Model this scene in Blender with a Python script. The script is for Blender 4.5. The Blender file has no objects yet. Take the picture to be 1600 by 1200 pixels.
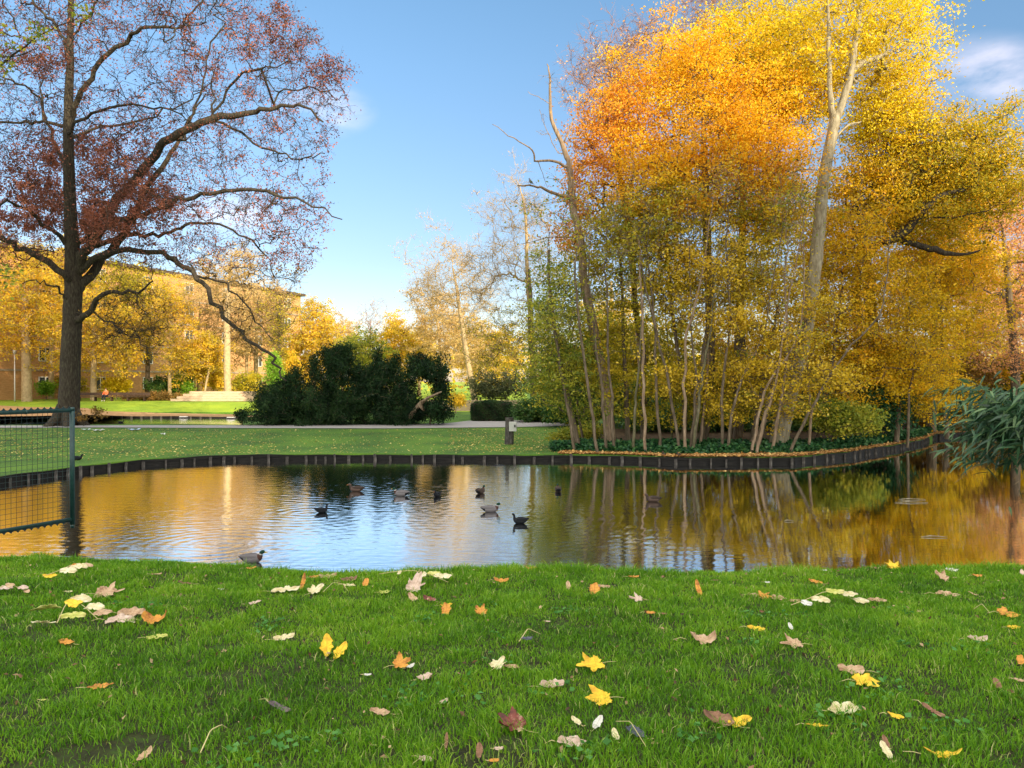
import bpy, math, random
import numpy as np
from mathutils import Vector
rng = np.random.default_rng(7)
random.seed(7)
F = 1180.0; CX = 800.0; HZ = 594.0; CAMZ = 3.4
scene = bpy.context.scene
COL = scene.collection
R = math.radians

# ---------------------------------------------------------------- projection helpers
def P(px, py, D):
    return np.array([(px-CX)/F*D, D, CAMZ-(py-HZ)/F*D])
def ss(t):
    t = np.clip(t, 0, 1); return t*t*(3-2*t)
SHORE_PX = [-3200,-1600,-900,-300,-100,0,60,118,224,360,560,800,900,1000,1060,1100,1240,1330,1400,1440,1462,1500,1700,2000,3200,5000]
SHORE_D  = [9,12,18,23,24,24.6,26,27.5,30,31.8,32.3,31.8,32.1,31.5,30.7,30.8,30.9,33.2,36.8,40,44,45,45,43,30,14]
def shoreD(u):
    return np.interp(u*F+CX, SHORE_PX, SHORE_D)
def zfar(x, y):
    x = np.asarray(x, float); y = np.asarray(y, float)
    return (.255 + .255*ss((y-shoreD(x/np.maximum(y,1)))/14) + .72*ss((y-69)/8)
            + .035*np.sin(x*.37+y*.21)*np.cos(y*.33-x*.11)*ss((y-shoreD(x/np.maximum(y,1)))/3))
def G(px, py):
    z = .5
    for _ in range(12):
        D = (CAMZ-z)*F/(py-HZ)
        z = float(zfar((px-CX)/F*D, D))
    return np.array([(px-CX)/F*D, D, z])
def GD(px, D):
    x = (px-CX)/F*D
    return np.array([x, D, float(zfar(x, D))])
def crestY(x):
    return np.interp(x, [-30,-9,-5,-3.5,-2.3,-.6,1.1,2.8,4.6,8,30],[9.5,8.2,7.35,7.05,6.75,6.62,6.62,6.68,6.78,7.0,8])
def znear(x, y):
    x = np.asarray(x, float); y = np.asarray(y, float)
    yc = crestY(x)
    base = 2.035-.07*np.clip(y-2.6,-3,8) + .018*np.sin(x*1.7+y*1.1)+.012*np.sin(y*3.1-x*2.3)
    over = np.clip(y-yc+.35, 0, None)
    return base - np.where(over<.7, .45*over**2, .2205+.72*(over-.7))
def GN(px, py):
    z = 1.9
    for _ in range(15):
        D = (CAMZ-z)*F/(py-HZ); z = float(znear((px-CX)/F*D, D))
    return np.array([(px-CX)/F*D, D, z])

# ---------------------------------------------------------------- objects
def tag(o, label=None, cat=None, group=None, kind=None):
    if label: o['label'] = label
    if cat: o['category'] = cat
    if group: o['group'] = group
    if kind: o['kind'] = kind
    return o
def empty(name, loc, label=None, cat=None, group=None, rz=0):
    o = bpy.data.objects.new(name, None); COL.objects.link(o)
    o.location = loc; o.rotation_euler = (0,0,rz)
    o.empty_display_size = .2
    return tag(o, label, cat, group)
def mesh_np(name, V, Fs, mats, parent=None, attrs=None, midx=None, smooth=True, origin=None, loc=None):
    """V (N,3); Fs list of (M,k) int arrays"""
    V = np.asarray(V, np.float32)
    if origin is not None: V = V - np.asarray(origin, np.float32)
    me = bpy.data.meshes.new(name)
    Fs = [np.asarray(f, np.int32) for f in Fs if len(f)]
    nl = sum(f.size for f in Fs); nf = sum(len(f) for f in Fs)
    me.vertices.add(len(V)); me.vertices.foreach_set('co', V.ravel())
    me.loops.add(nl); me.polygons.add(nf)
    me.loops.foreach_set('vertex_index', np.concatenate([f.ravel() for f in Fs]))
    tot = np.concatenate([np.full(len(f), f.shape[1], np.int32) for f in Fs])
    st = np.concatenate([[0], np.cumsum(tot)[:-1]]).astype(np.int32)
    me.polygons.foreach_set('loop_start', st)
    if midx is not None: me.polygons.foreach_set('material_index', np.asarray(midx, np.int32))
    me.polygons.foreach_set('use_smooth', np.full(nf, smooth, bool))
    if attrs:
        for k, a in attrs.items():
            dom = 'FACE' if len(a) == nf and len(a) != len(V) else 'POINT'
            at = me.attributes.new(k, 'FLOAT', dom); at.data.foreach_set('value', np.asarray(a, np.float32))
    me.update(calc_edges=True); me.validate()
    if not isinstance(mats, (list, tuple)): mats = [mats]
    for m in mats: me.materials.append(m)
    o = bpy.data.objects.new(name, me); COL.objects.link(o)
    if parent is not None: o.parent = parent
    if loc is not None: o.location = loc
    return o
class MB:
    def __init__(s): s.V=[]; s.F={}; s.n=0; s.mi={}
    def add(s, V, Fc, m=0):
        V = np.asarray(V, float).reshape(-1,3)
        for f in Fc:
            s.F.setdefault((len(f), m), []).append([i+s.n for i in f])
        s.V.append(V); s.n += len(V)
    def box(s, c, size, rz=0, m=0, tilt=(0,0)):
        c = np.asarray(c, float); h = np.asarray(size, float)/2
        v = np.array([[x,y,z] for x in (-1,1) for y in (-1,1) for z in (-1,1)], float)*h
        ax, ay = tilt
        if ax: v = np.stack([v[:,0], v[:,1]*math.cos(ax)-v[:,2]*math.sin(ax), v[:,1]*math.sin(ax)+v[:,2]*math.cos(ax)],1)
        if ay: v = np.stack([v[:,0]*math.cos(ay)+v[:,2]*math.sin(ay), v[:,1], -v[:,0]*math.sin(ay)+v[:,2]*math.cos(ay)],1)
        ca, sa = math.cos(rz), math.sin(rz)
        v = np.stack([v[:,0]*ca-v[:,1]*sa, v[:,0]*sa+v[:,1]*ca, v[:,2]],1)+c
        s.add(v, [(0,1,3,2),(4,6,7,5),(0,4,5,1),(2,3,7,6),(0,2,6,4),(1,5,7,3)], m)
    def tube(s, pts, rad, sides=8, m=0, cap=True):
        pts = np.asarray(pts, float); n = len(pts)
        rad = np.broadcast_to(np.asarray(rad, float), (n,))
        V, Q = tubes(pts[None], rad[None], sides)
        s.add(V, [tuple(q) for q in Q], m)
        if cap:
            a = s.n-n*sides
            s.F.setdefault((sides, m), []).append([a+i for i in range(sides)][::-1])
            s.F.setdefault((sides, m), []).append([a+(n-1)*sides+i for i in range(sides)])
    def build(s, name, mats, parent=None, smooth=False, origin=None, loc=None):
        Fs=[]; mi=[]
        for (k, m), f in s.F.items():
            Fs.append(np.array(f, np.int32)); mi += [m]*len(f)
        return mesh_np(name, np.concatenate(s.V), Fs, mats, parent, midx=mi, smooth=smooth, origin=origin, loc=loc)
def tubes(Pn, Rn, sides):
    """Pn (B,n,3), Rn (B,n) -> verts, quads"""
    B, n, _ = Pn.shape
    T = np.gradient(Pn, axis=1); T /= np.linalg.norm(T, axis=2, keepdims=True)+1e-9
    main = Pn[:,-1]-Pn[:,0]
    ref = np.where((np.abs(main[:,2]) > .75*np.linalg.norm(main,axis=1))[:,None], np.array([1.,.1,0]), np.array([.05,.1,1.]))[:,None,:]
    U = np.cross(T, np.broadcast_to(ref, T.shape)); U /= np.linalg.norm(U, axis=2, keepdims=True)+1e-9
    W = np.cross(T, U)
    a = np.arange(sides)/sides*2*math.pi
    V = Pn[:,:,None,:] + Rn[:,:,None,None]*(np.cos(a)[None,None,:,None]*U[:,:,None,:]+np.sin(a)[None,None,:,None]*W[:,:,None,:])
    b = (np.arange(B)*n*sides)[:,None,None]; i = (np.arange(n-1)*sides)[None,:,None]; j = np.arange(sides)[None,None,:]; j2 = (j+1)%sides
    Q = np.stack([b+i+j, b+i+j2, b+i+sides+j2, b+i+sides+j], -1).reshape(-1,4)
    return V.reshape(-1,3), Q

# ---------------------------------------------------------------- materials
def newmat(name):
    m = bpy.data.materials.new(name); m.use_nodes = True
    nt = m.node_tree; nt.nodes.clear()
    out = nt.nodes.new('ShaderNodeOutputMaterial')
    return m, nt, out
def nd(nt, t, **k):
    n = nt.nodes.new(t)
    for a, v in k.items(): setattr(n, a, v)
    return n
def ramp(nt, cols, pos=None):
    r = nt.nodes.new('ShaderNodeValToRGB'); e = r.color_ramp.elements
    pos = pos or [i/(len(cols)-1) for i in range(len(cols))]
    while len(e) < len(cols): e.new(.5)
    for x, c, p in zip(e, cols, pos): x.position = p; x.color = (*c, 1)
    return r
def noise(nt, scale, detail=3, vec=None, rough=.5):
    n = nd(nt, 'ShaderNodeTexNoise'); n.inputs['Scale'].default_value = scale
    n.inputs['Detail'].default_value = detail; n.inputs['Roughness'].default_value = rough
    if vec is not None: nt.links.new(vec, n.inputs['Vector'])
    return n
def pmat(name, cols, scale=6, rough=.8, bump=.3, bscale=None, metal=0, detail=4, stretch=None, pos=None):
    m, nt, out = newmat(name); L = nt.links
    tc = nd(nt, 'ShaderNodeTexCoord'); mp = nd(nt, 'ShaderNodeMapping')
    L.new(tc.outputs['Object'], mp.inputs[0])
    if stretch: mp.inputs['Scale'].default_value = stretch
    n = noise(nt, scale, detail, mp.outputs[0], .6)
    r = ramp(nt, cols, pos or [.3+.4*i/(len(cols)-1) for i in range(len(cols))])
    L.new(n.outputs['Fac'], r.inputs[0])
    b = nd(nt, 'ShaderNodeBsdfPrincipled'); b.inputs['Roughness'].default_value = rough; b.inputs['Metallic'].default_value = metal; b.inputs['Specular IOR Level'].default_value = .2 if rough > .55 else .5
    L.new(r.outputs[0], b.inputs['Base Color'])
    if bump:
        n2 = noise(nt, bscale or scale*3, 4, mp.outputs[0]); bp = nd(nt, 'ShaderNodeBump'); bp.inputs['Strength'].default_value = bump
        bp.inputs['Distance'].default_value = .03
        L.new(n2.outputs['Fac'], bp.inputs['Height']); L.new(bp.outputs[0], b.inputs['Normal'])
    L.new(b.outputs[0], out.inputs[0]); return m
def leafmat(name, cols, trans=.4, gloss=.015, pos=None, var=.36, vscale=.6):
    m, nt, out = newmat(name); L = nt.links
    at = nd(nt, 'ShaderNodeAttribute', attribute_name='rnd')
    tc = nd(nt, 'ShaderNodeTexCoord'); n = noise(nt, vscale, 2, tc.outputs['Object'])
    mr = nd(nt, 'ShaderNodeMath', operation='MULTIPLY_ADD'); mr.inputs[1].default_value = var*2; mr.inputs[2].default_value = -var
    L.new(n.outputs['Fac'], mr.inputs[0])
    ad = nd(nt, 'ShaderNodeMath', operation='ADD', use_clamp=True); L.new(at.outputs['Fac'], ad.inputs[0]); L.new(mr.outputs[0], ad.inputs[1])
    r = ramp(nt, cols, pos); L.new(ad.outputs[0], r.inputs[0])
    d = nd(nt, 'ShaderNodeBsdfDiffuse'); t = nd(nt, 'ShaderNodeBsdfTranslucent'); g = nd(nt, 'ShaderNodeBsdfGlossy')
    g.inputs['Roughness'].default_value = .45; g.inputs['Color'].default_value = (1,1,1,1)
    L.new(r.outputs[0], d.inputs['Color']); L.new(r.outputs[0], t.inputs['Color'])
    m1 = nd(nt, 'ShaderNodeMixShader'); m1.inputs[0].default_value = trans; L.new(d.outputs[0], m1.inputs[1]); L.new(t.outputs[0], m1.inputs[2])
    m2 = nd(nt, 'ShaderNodeMixShader'); m2.inputs[0].default_value = gloss; L.new(m1.outputs[0], m2.inputs[1]); L.new(g.outputs[0], m2.inputs[2])
    L.new(m2.outputs[0], out.inputs[0]); return m
def plain(name, c, rough=.5, metal=0):
    return pmat(name, [tuple(x*.85 for x in c), c], 25, rough, .05, metal=metal)

LEAF = {
 'oak':   leafmat('red_oak_leaf', [(.06,.026,.018),(.16,.055,.036),(.30,.10,.06),(.55,.20,.11)], .25),
 'orange':leafmat('orange_leaf', [(.55,.24,.012),(.84,.44,.016),(.92,.58,.02),(.90,.68,.03)], .45),
 'yellow':leafmat('yellow_leaf', [(.46,.42,.02),(.80,.62,.02),(.92,.72,.03),(.9,.58,.02)], .45),
 'redor': leafmat('red_orange_leaf', [(.42,.12,.02),(.72,.28,.03),(.85,.43,.03),(.85,.55,.03)], .45),
 'olive': leafmat('olive_leaf', [(.17,.18,.015),(.40,.36,.02),(.64,.50,.03),(.80,.58,.04)], .45),
 'green': leafmat('green_yellow_leaf', [(.08,.12,.015),(.21,.27,.03),(.42,.41,.04),(.64,.51,.05)], .45),
 'maple': leafmat('field_maple_leaf', [(.30,.25,.015),(.6,.42,.02),(.8,.55,.03),(.9,.68,.10)], .45),
 'amber': leafmat('amber_leaf', [(.28,.20,.01),(.62,.42,.012),(.84,.55,.015),(.88,.42,.018)], .45),
 'gold':  leafmat('golden_leaf', [(.36,.30,.03),(.62,.46,.03),(.84,.55,.04),(.80,.45,.04)], .4),
 'palegold': leafmat('pale_gold_leaf', [(.45,.32,.12),(.65,.45,.16),(.8,.56,.22)], .4),
 'pink':  leafmat('salmon_leaf', [(.55,.26,.12),(.75,.36,.15),(.88,.48,.18),(.8,.5,.25)], .4),
 'bronze':leafmat('bronze_leaf', [(.12,.08,.02),(.25,.15,.03),(.42,.22,.05)], .35),
 'yew':   leafmat('yew_needle', [(.004,.014,.006),(.010,.032,.011),(.022,.058,.016),(.045,.09,.025)], .15, .015),
 'ivy':   leafmat('ivy_leaf', [(.008,.04,.015),(.02,.09,.03),(.05,.16,.05),(.10,.22,.06)], .2, .025),
 'shrub': leafmat('laurel_leaf', [(.015,.05,.015),(.04,.11,.02),(.10,.2,.03),(.25,.3,.05)], .25, .025),
 'lime':  leafmat('lime_green_leaf', [(.12,.25,.02),(.22,.42,.03),(.4,.55,.05)], .4),
 'greygr':leafmat('grey_green_leaf', [(.07,.09,.04),(.14,.16,.07),(.25,.24,.08)], .3),
 'bamboo':leafmat('bamboo_leaf', [(.010,.035,.014),(.022,.075,.03),(.05,.13,.05),(.15,.24,.09)], .25, .04, var=.1, vscale=3),
 'hedge': leafmat('clipped_hedge_leaf', [(.012,.035,.012),(.03,.07,.02),(.07,.12,.03)], .2, .02),
 'litter':leafmat('leaf_litter', [(.12,.06,.03),(.35,.17,.06),(.6,.33,.1),(.7,.5,.2)], .1),
 'spark': leafmat('scattered_yellow_leaf', [(.35,.25,.06),(.55,.42,.12),(.7,.58,.22)], .1),
}
BARK = {
 'oak':  pmat('dark_oak_bark', [(.022,.018,.014),(.05,.04,.03),(.09,.08,.05)], 5, .95, .8, stretch=(3,3,.7)),
 'pale': pmat('pale_grey_bark', [(.16,.13,.08),(.27,.23,.15),(.38,.34,.24)], 3, .9, .4, stretch=(3,3,.8)),
 'dead': pmat('weathered_bark', [(.13,.09,.06),(.24,.17,.11),(.36,.28,.19)], 4, .9, .6, stretch=(3,3,.5)),
 'brown':pmat('brown_bark', [(.06,.045,.03),(.13,.10,.065),(.22,.17,.12)], 4, .9, .5, stretch=(3,3,.6)),
 'moss': pmat('mossy_bark', [(.05,.05,.025),(.12,.11,.06),(.22,.19,.12)], 5, .9, .5, stretch=(3,3,.6)),
 'pink': pmat('pinkish_twig', [(.22,.13,.10),(.34,.21,.16)], 4, .9, .3),
 'gold': pmat('pale_tan_bark', [(.32,.23,.12),(.52,.39,.22)], 4, .9, .3),  # pale tan bark for distant trees and the bamboo canes
}

# ---------------------------------------------------------------- tree machinery
def leaves(C, size, mat, name, parent, origin, clump=None, flat=.3, aspect=.6, droop=.3, jitter=.35, stuff=None):
    N = len(C)
    a = rng.normal(size=(N,3)); a[:,2] = a[:,2]*(1-flat)-droop; a /= np.linalg.norm(a,axis=1,keepdims=True)
    n = rng.normal(size=(N,3)); n[:,2] += flat*3; b = np.cross(n, a); b /= np.linalg.norm(b,axis=1,keepdims=True)+1e-9
    up = np.cross(a, b)
    s = (size*(1+jitter*rng.uniform(-1,1,N)))[:,None]
    V = np.stack([C, C+a*s*.45+b*s*aspect*.5+up*s*.1, C+a*s, C+a*s*.5-b*s*aspect*.5+up*s*.1],1).reshape(-1,3)
    Q = np.arange(4*N).reshape(-1,4)
    r = rng.uniform(0,1,N) if clump is None else np.clip(.72*clump+.28*rng.uniform(0,1,N),0,1)
    o = mesh_np(name, V, [Q], mat, parent, attrs={'rnd': r}, origin=origin, smooth=False)
    return o
class Tree:
    def __init__(s):
        s.cap = 60000; s.pos = np.zeros((s.cap,3)); s.par = np.full(s.cap,-1,int); s.rmin = np.zeros(s.cap); s.n = 0; s.br = []; s.tips = []; s.main = []
    def _add(s, p, par, r=0):
        i = s.n; s.pos[i] = p; s.par[i] = par; s.rmin[i] = r; s.n += 1; return i
    def limb(s, pts, rad, wob=.0, sub=4):
        pts = np.asarray(pts, float); n = len(pts)
        rad = np.interp(np.linspace(0,1,n), np.linspace(0,1,len(rad)), rad)
        ext = np.vstack([2*pts[0]-pts[1], pts, 2*pts[-1]-pts[-2]]); out=[]; rr=[]
        for i in range(n-1):
            p0,p1,p2,p3 = ext[i:i+4]
            for k in range(sub):
                t = k/sub
                out.append(.5*((2*p1)+(-p0+p2)*t+(2*p0-5*p1+4*p2-p3)*t*t+(-p0+3*p1-3*p2+p3)*t**3)); rr.append(rad[i]*(1-t)+rad[i+1]*t)
        out.append(pts[-1]); rr.append(rad[-1]); out = np.array(out)
        if wob: out[1:] += rng.normal(size=(len(out)-1,3))*wob
        idx = []
        if s.n:
            j = int(np.argmin(np.linalg.norm(s.pos[:s.n]-out[0],axis=1))); idx.append(j); start = 0 if np.linalg.norm(s.pos[j]-out[0])>.05 else 1
            par = j
        else: start = 0; par = -1
        for k in range(start, len(out)):
            par = s._add(out[k], par, rr[k]); idx.append(par)
        s.br.append((idx, True)); s.main.append(par); return s
    def fill(s, T, upw=.25, pen=1.0, jit=.07, seg=4, lateral=.35):
        T = np.asarray(T)
        d = np.array([np.min(np.linalg.norm(s.pos[:s.n]-t,axis=1)) for t in T]); order = np.argsort(d)
        for k in order:
            t = T[k]; N = s.n
            df = t-s.pos[:N]; dist = np.sqrt((df**2).sum(1))
            cost = dist + pen*np.maximum(0, -df[:,2]+.35*dist)
            j = int(np.argmin(cost)); L = dist[j]
            if L < .12: continue
            p0 = s.pos[j]; pj = s.par[j]
            dr = (p0-s.pos[pj]) if pj >= 0 else np.array([0,0,1.]); dr = dr/(np.linalg.norm(dr)+1e-9)
            c = p0+(dr*.6+np.array([0,0,upw]))*L*lateral+(t-p0)*.15
            idx = [j]; par = j
            for q in range(1, seg+1):
                w = q/seg; p = (1-w)**2*p0+2*w*(1-w)*c+w*w*t
                if q < seg: p = p+rng.normal(size=3)*jit*L
                par = s._add(p, par); idx.append(par)
            s.br.append((idx, False)); s.tips.append(par)
        return s
    def radii(s, r0=.01, ex=2.3):
        w = np.zeros(s.n); kids = np.zeros(s.n, int)
        for i in range(1, s.n):
            if s.par[i] >= 0: kids[s.par[i]] += 1
        w[kids == 0] = 1
        for i in range(s.n-1, 0, -1):
            if s.par[i] >= 0: w[s.par[i]] += w[i]
        s.r = np.maximum(r0*w**(1/ex), s.rmin[:s.n])
        return s
    def wood(s, name, mat, parent, origin, r0=.01, ex=2.3, twigs=0, twl=.5, cap=.35, flare=None, twmat=None):
        s.radii(r0, ex); P_=s.pos; Vs=[]; Qs=[]; off=0
        groups = {}
        for idx, main in s.br:
            idx = np.array(idx)
            rr = s.r[idx].copy()
            if idx[0] != 0 and len(rr) > 1: rr[0] = min(rr[0], rr[1]*1.25)
            if not main: rr = np.minimum(rr, cap)
            sides = 12 if rr.max() > .2 else 8 if main and rr.max()>.06 else 5 if rr.max()>.035 else 3
            groups.setdefault((len(idx), sides), []).append((P_[idx], rr))
        if twigs and len(s.tips):
            tp = P_[np.array(s.tips)]; base = np.repeat(tp, twigs, 0)
            pr = P_[s.par[np.array(s.tips)]]; dr = tp-pr; dr/=np.linalg.norm(dr,axis=1,keepdims=True)+1e-9
            dr = np.repeat(dr, twigs, 0)+rng.normal(size=base.shape)*.75; dr/=np.linalg.norm(dr,axis=1,keepdims=True)+1e-9
            back = rng.uniform(0,1,(len(base),1)); b0 = base*(1-back)+np.repeat(pr,twigs,0)*back
            L = twl*rng.uniform(.5,1.3,(len(base),1)); e = b0+dr*L; mid = b0+dr*L*.5+rng.normal(size=base.shape)*.07*L
            pp = np.stack([b0, mid, e],1); rr = np.stack([np.full(len(base),r0*.7), np.full(len(base),r0*.55), np.full(len(base),r0*.3)],1)
            V,Q = tubes(pp, rr, 3); Vs.append(V); Qs.append(Q); off += len(V)
            s.twig_end = np.concatenate([e, mid]); s.twig_cl = np.tile(np.repeat(rng.uniform(0,1,len(tp)),twigs),2)
        for (n, sd), L in groups.items():
            pp = np.stack([a for a,_ in L]); rr = np.stack([b for _,b in L])
            V,Q = tubes(pp, rr, sd); Vs.append(V); Qs.append(Q+off); off += len(V)
        return mesh_np(name, np.concatenate(Vs), [np.concatenate(Qs)], mat, parent, origin=origin)
    def foliage(s, n, size, mat, parent, origin, sig=.35, name='crown', on_twigs=False, keep=1.0, **k):
        if on_twigs: src = s.twig_end; cl = s.twig_cl
        else:
            src = s.pos[np.array(s.tips)]; cl = rng.uniform(0,1,len(src))
        if keep < 1:
            m = rng.uniform(size=len(src)) < keep; src = src[m]; cl = cl[m]
        i = rng.integers(0, len(src), n)
        C = src[i]+rng.normal(size=(n,3))*sig*rng.choice([.55,.85,1.35],(n,1),p=[.5,.35,.15])*np.array([1.15,1.15,.5])
        return leaves(C, size, mat, name, parent, origin, cl[i], **k)
def blob(cpx, cpy, rx, ry, D, n, dz=None, shell=.3, lump=.36):
    """random targets within an ellipsoid given in photo pixels, at distance D; depth radius dz metres"""
    c = P(cpx, cpy, D); sx = rx/F*D; sz = ry/F*D; sy = dz if dz else (sx+sz)/2*.8
    v = rng.normal(size=(n,3)); v /= np.linalg.norm(v,axis=1,keepdims=True)
    r = (shell+(1-shell)*rng.uniform(0,1,n)**.6)
    ph = rng.uniform(0,6,3)
    r = r*(1+lump*np.sin(v[:,0]*5+ph[0])*np.cos(v[:,2]*6+ph[1])+lump*.5*np.sin(v[:,1]*7+v[:,0]*4+ph[2]))
    return c+v*np.array([sx,sy,sz])*r[:,None]
def line(pts, D, dD=0):
    """photo-pixel polyline at distance D (dD: metres of depth gained towards the end)"""
    n = len(pts)
    return np.array([P(x, y, D+(dD*i/(n-1) if n > 1 else 0)) for i,(x,y) in enumerate(pts)])
def onground(pts):
    pts = np.array(pts); pts[0,2] = float(zfar(pts[0,0], pts[0,1]))-.12; return pts

def tree(name, label, D, trunk, rad, blobs, leafmat_, nleaf, lsize, bark='brown', sig=.35, r0=.012, twigs=0, twl=.5, limbs=(), group=None,
         fillk={}, cat='tree', lk={}, extra=None, upw=.25, keep=1.0, on_twigs=False, forks=()):
    t = Tree(); tr = onground(line(trunk, D)); t.limb(tr, rad, wob=.015)
    base = tr[0]+np.array([0,0,.12])
    root = empty(name, base, label, cat, group)
    for (pts, rr, dD) in limbs: t.limb(line(pts, D, dD), rr, wob=.02)
    for b in blobs:
        t.fill(blob(*b[:4], b[4] if len(b)>6 else D, b[-2], b[-1]), upw=upw, **fillk)
    t.wood('trunk', BARK[bark], root, base, r0=r0, twigs=twigs, twl=twl)
    if nleaf: t.foliage(nleaf, lsize, LEAF[leafmat_], root, base, sig=sig, keep=keep, on_twigs=on_twigs, **lk)
    if extra:
        for (lm, n2, s2, nm) in extra: t.foliage(n2, s2, LEAF[lm], root, base, sig=sig*1.1, name=nm)
    return root, t

# ---------------------------------------------------------------- camera, sky, sun
cam = bpy.data.cameras.new('camera'); co = bpy.data.objects.new('camera', cam); COL.objects.link(co)
co.location = (0,0,CAMZ); co.rotation_euler = (R(90)-math.atan(6/F),0,0)
cam.sensor_width = 36; cam.lens = 36*F/1600; cam.clip_end = 3000; cam.clip_start = .05
scene.camera = co
SUN_EL, SUN_AZ = R(20), R(145)          # azimuth clockwise from +Y
sd = Vector((math.sin(SUN_AZ)*math.cos(SUN_EL), math.cos(SUN_AZ)*math.cos(SUN_EL), math.sin(SUN_EL)))
sl = bpy.data.lights.new('sun','SUN'); sl.energy = 4.7; sl.angle = R(.5); sl.color = (1,.84,.60)
so = bpy.data.objects.new('sun', sl); COL.objects.link(so); so.rotation_euler = sd.to_track_quat('Z','Y').to_euler()
w = bpy.data.worlds.new('World'); scene.world = w; w.use_nodes = True; nt = w.node_tree; nt.nodes.clear(); L = nt.links
wo = nd(nt,'ShaderNodeOutputWorld'); bg = nd(nt,'ShaderNodeBackground'); bg.inputs[1].default_value = .15
sk = nd(nt,'ShaderNodeTexSky'); sk.sky_type = 'NISHITA'; sk.sun_disc = False; sk.sun_elevation = SUN_EL; sk.sun_rotation = SUN_AZ
sk.air_density = 1.0; sk.dust_density = .6; sk.ozone_density = 1.6
tc = nd(nt,'ShaderNodeTexCoord')
def cloudmask(px, py, sx, sy, lo=.45, hi=.7, sc=9):
    """thin cloud patch in the sky round one direction (angular ellipse)"""
    x, z = (px-CX)/F, (HZ-py)/F
    sep = nd(nt,'ShaderNodeSeparateXYZ'); L.new(tc.outputs['Generated'], sep.inputs[0])
    def mth(op, a, b=None, c=None, clamp=False):
        n = nd(nt,'ShaderNodeMath', operation=op, use_clamp=clamp)
        for i, v in enumerate((a,b,c)):
            if v is None: continue
            if isinstance(v,(int,float)): n.inputs[i].default_value = v
            else: L.new(v, n.inputs[i])
        return n.outputs[0]
    ym = mth('MAXIMUM', sep.outputs[1], .05)
    u = mth('MULTIPLY', mth('SUBTRACT', mth('DIVIDE', sep.outputs[0], ym), x), F/sx)
    v = mth('MULTIPLY', mth('SUBTRACT', mth('DIVIDE', sep.outputs[2], ym), z), F/sy)
    r2 = mth('ADD', mth('MULTIPLY', u, u), mth('MULTIPLY', v, v))
    fall = mth('SUBTRACT', 1, r2, clamp=True); fall = mth('MULTIPLY', fall, fall)
    mp = nd(nt,'ShaderNodeMapping'); mp.inputs['Scale'].default_value = (1,1,2.4); mp.inputs['Rotation'].default_value = (0,R(-22),0)
    L.new(tc.outputs['Generated'], mp.inputs[0])
    n = noise(nt, sc, 6, mp.outputs[0], .55)
    mr = nd(nt,'ShaderNodeMapRange'); mr.inputs['From Min'].default_value = lo; mr.inputs['From Max'].default_value = hi
    L.new(n.outputs['Fac'], mr.inputs['Value'])
    return mth('MULTIPLY', mth('MULTIPLY', fall, mr.outputs[0]), mth('GREATER_THAN', sep.outputs[1], .05))
skycol = nd(nt,'ShaderNodeMix', data_type='RGBA', blend_type='MULTIPLY'); skycol.inputs[0].default_value = 1
L.new(sk.outputs[0], skycol.inputs[6])
sz = nd(nt,'ShaderNodeSeparateXYZ'); L.new(tc.outputs['Generated'], sz.inputs[0])
rz_ = ramp(nt, [(.74,.66,.69),(.65,.65,.70),(.70,.82,.86),(.70,.91,.93)], [.02,.15,.38,.6]); L.new(sz.outputs[2], rz_.inputs[0]); L.new(rz_.outputs[0], skycol.inputs[7])
prev = skycol.outputs[2]
# bright cloud added out of view, overhead and behind, to lift the ambient light
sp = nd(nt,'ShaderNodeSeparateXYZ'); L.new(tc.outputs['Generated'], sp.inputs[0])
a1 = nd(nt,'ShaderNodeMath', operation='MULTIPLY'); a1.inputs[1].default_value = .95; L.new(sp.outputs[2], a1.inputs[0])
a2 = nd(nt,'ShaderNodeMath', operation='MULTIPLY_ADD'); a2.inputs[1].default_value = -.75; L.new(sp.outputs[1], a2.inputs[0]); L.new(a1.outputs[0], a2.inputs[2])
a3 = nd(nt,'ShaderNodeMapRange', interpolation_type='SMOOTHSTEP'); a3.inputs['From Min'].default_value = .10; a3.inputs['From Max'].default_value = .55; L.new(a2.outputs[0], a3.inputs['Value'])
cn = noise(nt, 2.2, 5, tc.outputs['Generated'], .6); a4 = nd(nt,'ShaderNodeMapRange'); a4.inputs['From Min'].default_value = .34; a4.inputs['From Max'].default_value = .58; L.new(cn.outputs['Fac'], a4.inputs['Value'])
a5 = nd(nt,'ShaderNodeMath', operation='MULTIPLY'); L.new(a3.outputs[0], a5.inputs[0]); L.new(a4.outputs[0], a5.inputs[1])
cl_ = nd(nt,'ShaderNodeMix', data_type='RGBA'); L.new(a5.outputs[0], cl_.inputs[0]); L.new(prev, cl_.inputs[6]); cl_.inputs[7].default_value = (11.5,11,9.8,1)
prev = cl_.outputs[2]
for (a, col, amt) in ((dict(px=1555,py=115,sx=130,sy=75,lo=.40,hi=.8,sc=9), (7.2,6.2,6.4), .8), (dict(px=505,py=175,sx=95,sy=50,lo=.38,hi=.7,sc=11), (7.4,6.2,6.3), .7),
                 (dict(px=360,py=330,sx=120,sy=50,lo=.38,hi=.7,sc=9), (7,6.2,6.3), .6)):
    mk = cloudmask(**a); mm = nd(nt,'ShaderNodeMath', operation='MULTIPLY'); mm.inputs[1].default_value = amt; L.new(mk, mm.inputs[0])
    mx = nd(nt,'ShaderNodeMix', data_type='RGBA'); L.new(mm.outputs[0], mx.inputs[0]); L.new(prev, mx.inputs[6]); mx.inputs[7].default_value = (*col,1)
    prev = mx.outputs[2]
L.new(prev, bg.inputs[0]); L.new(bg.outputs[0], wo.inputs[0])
scene.view_settings.view_transform = 'Standard'; scene.view_settings.look = 'None'; scene.view_settings.exposure = .8; scene.view_settings.gamma = 1
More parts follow.
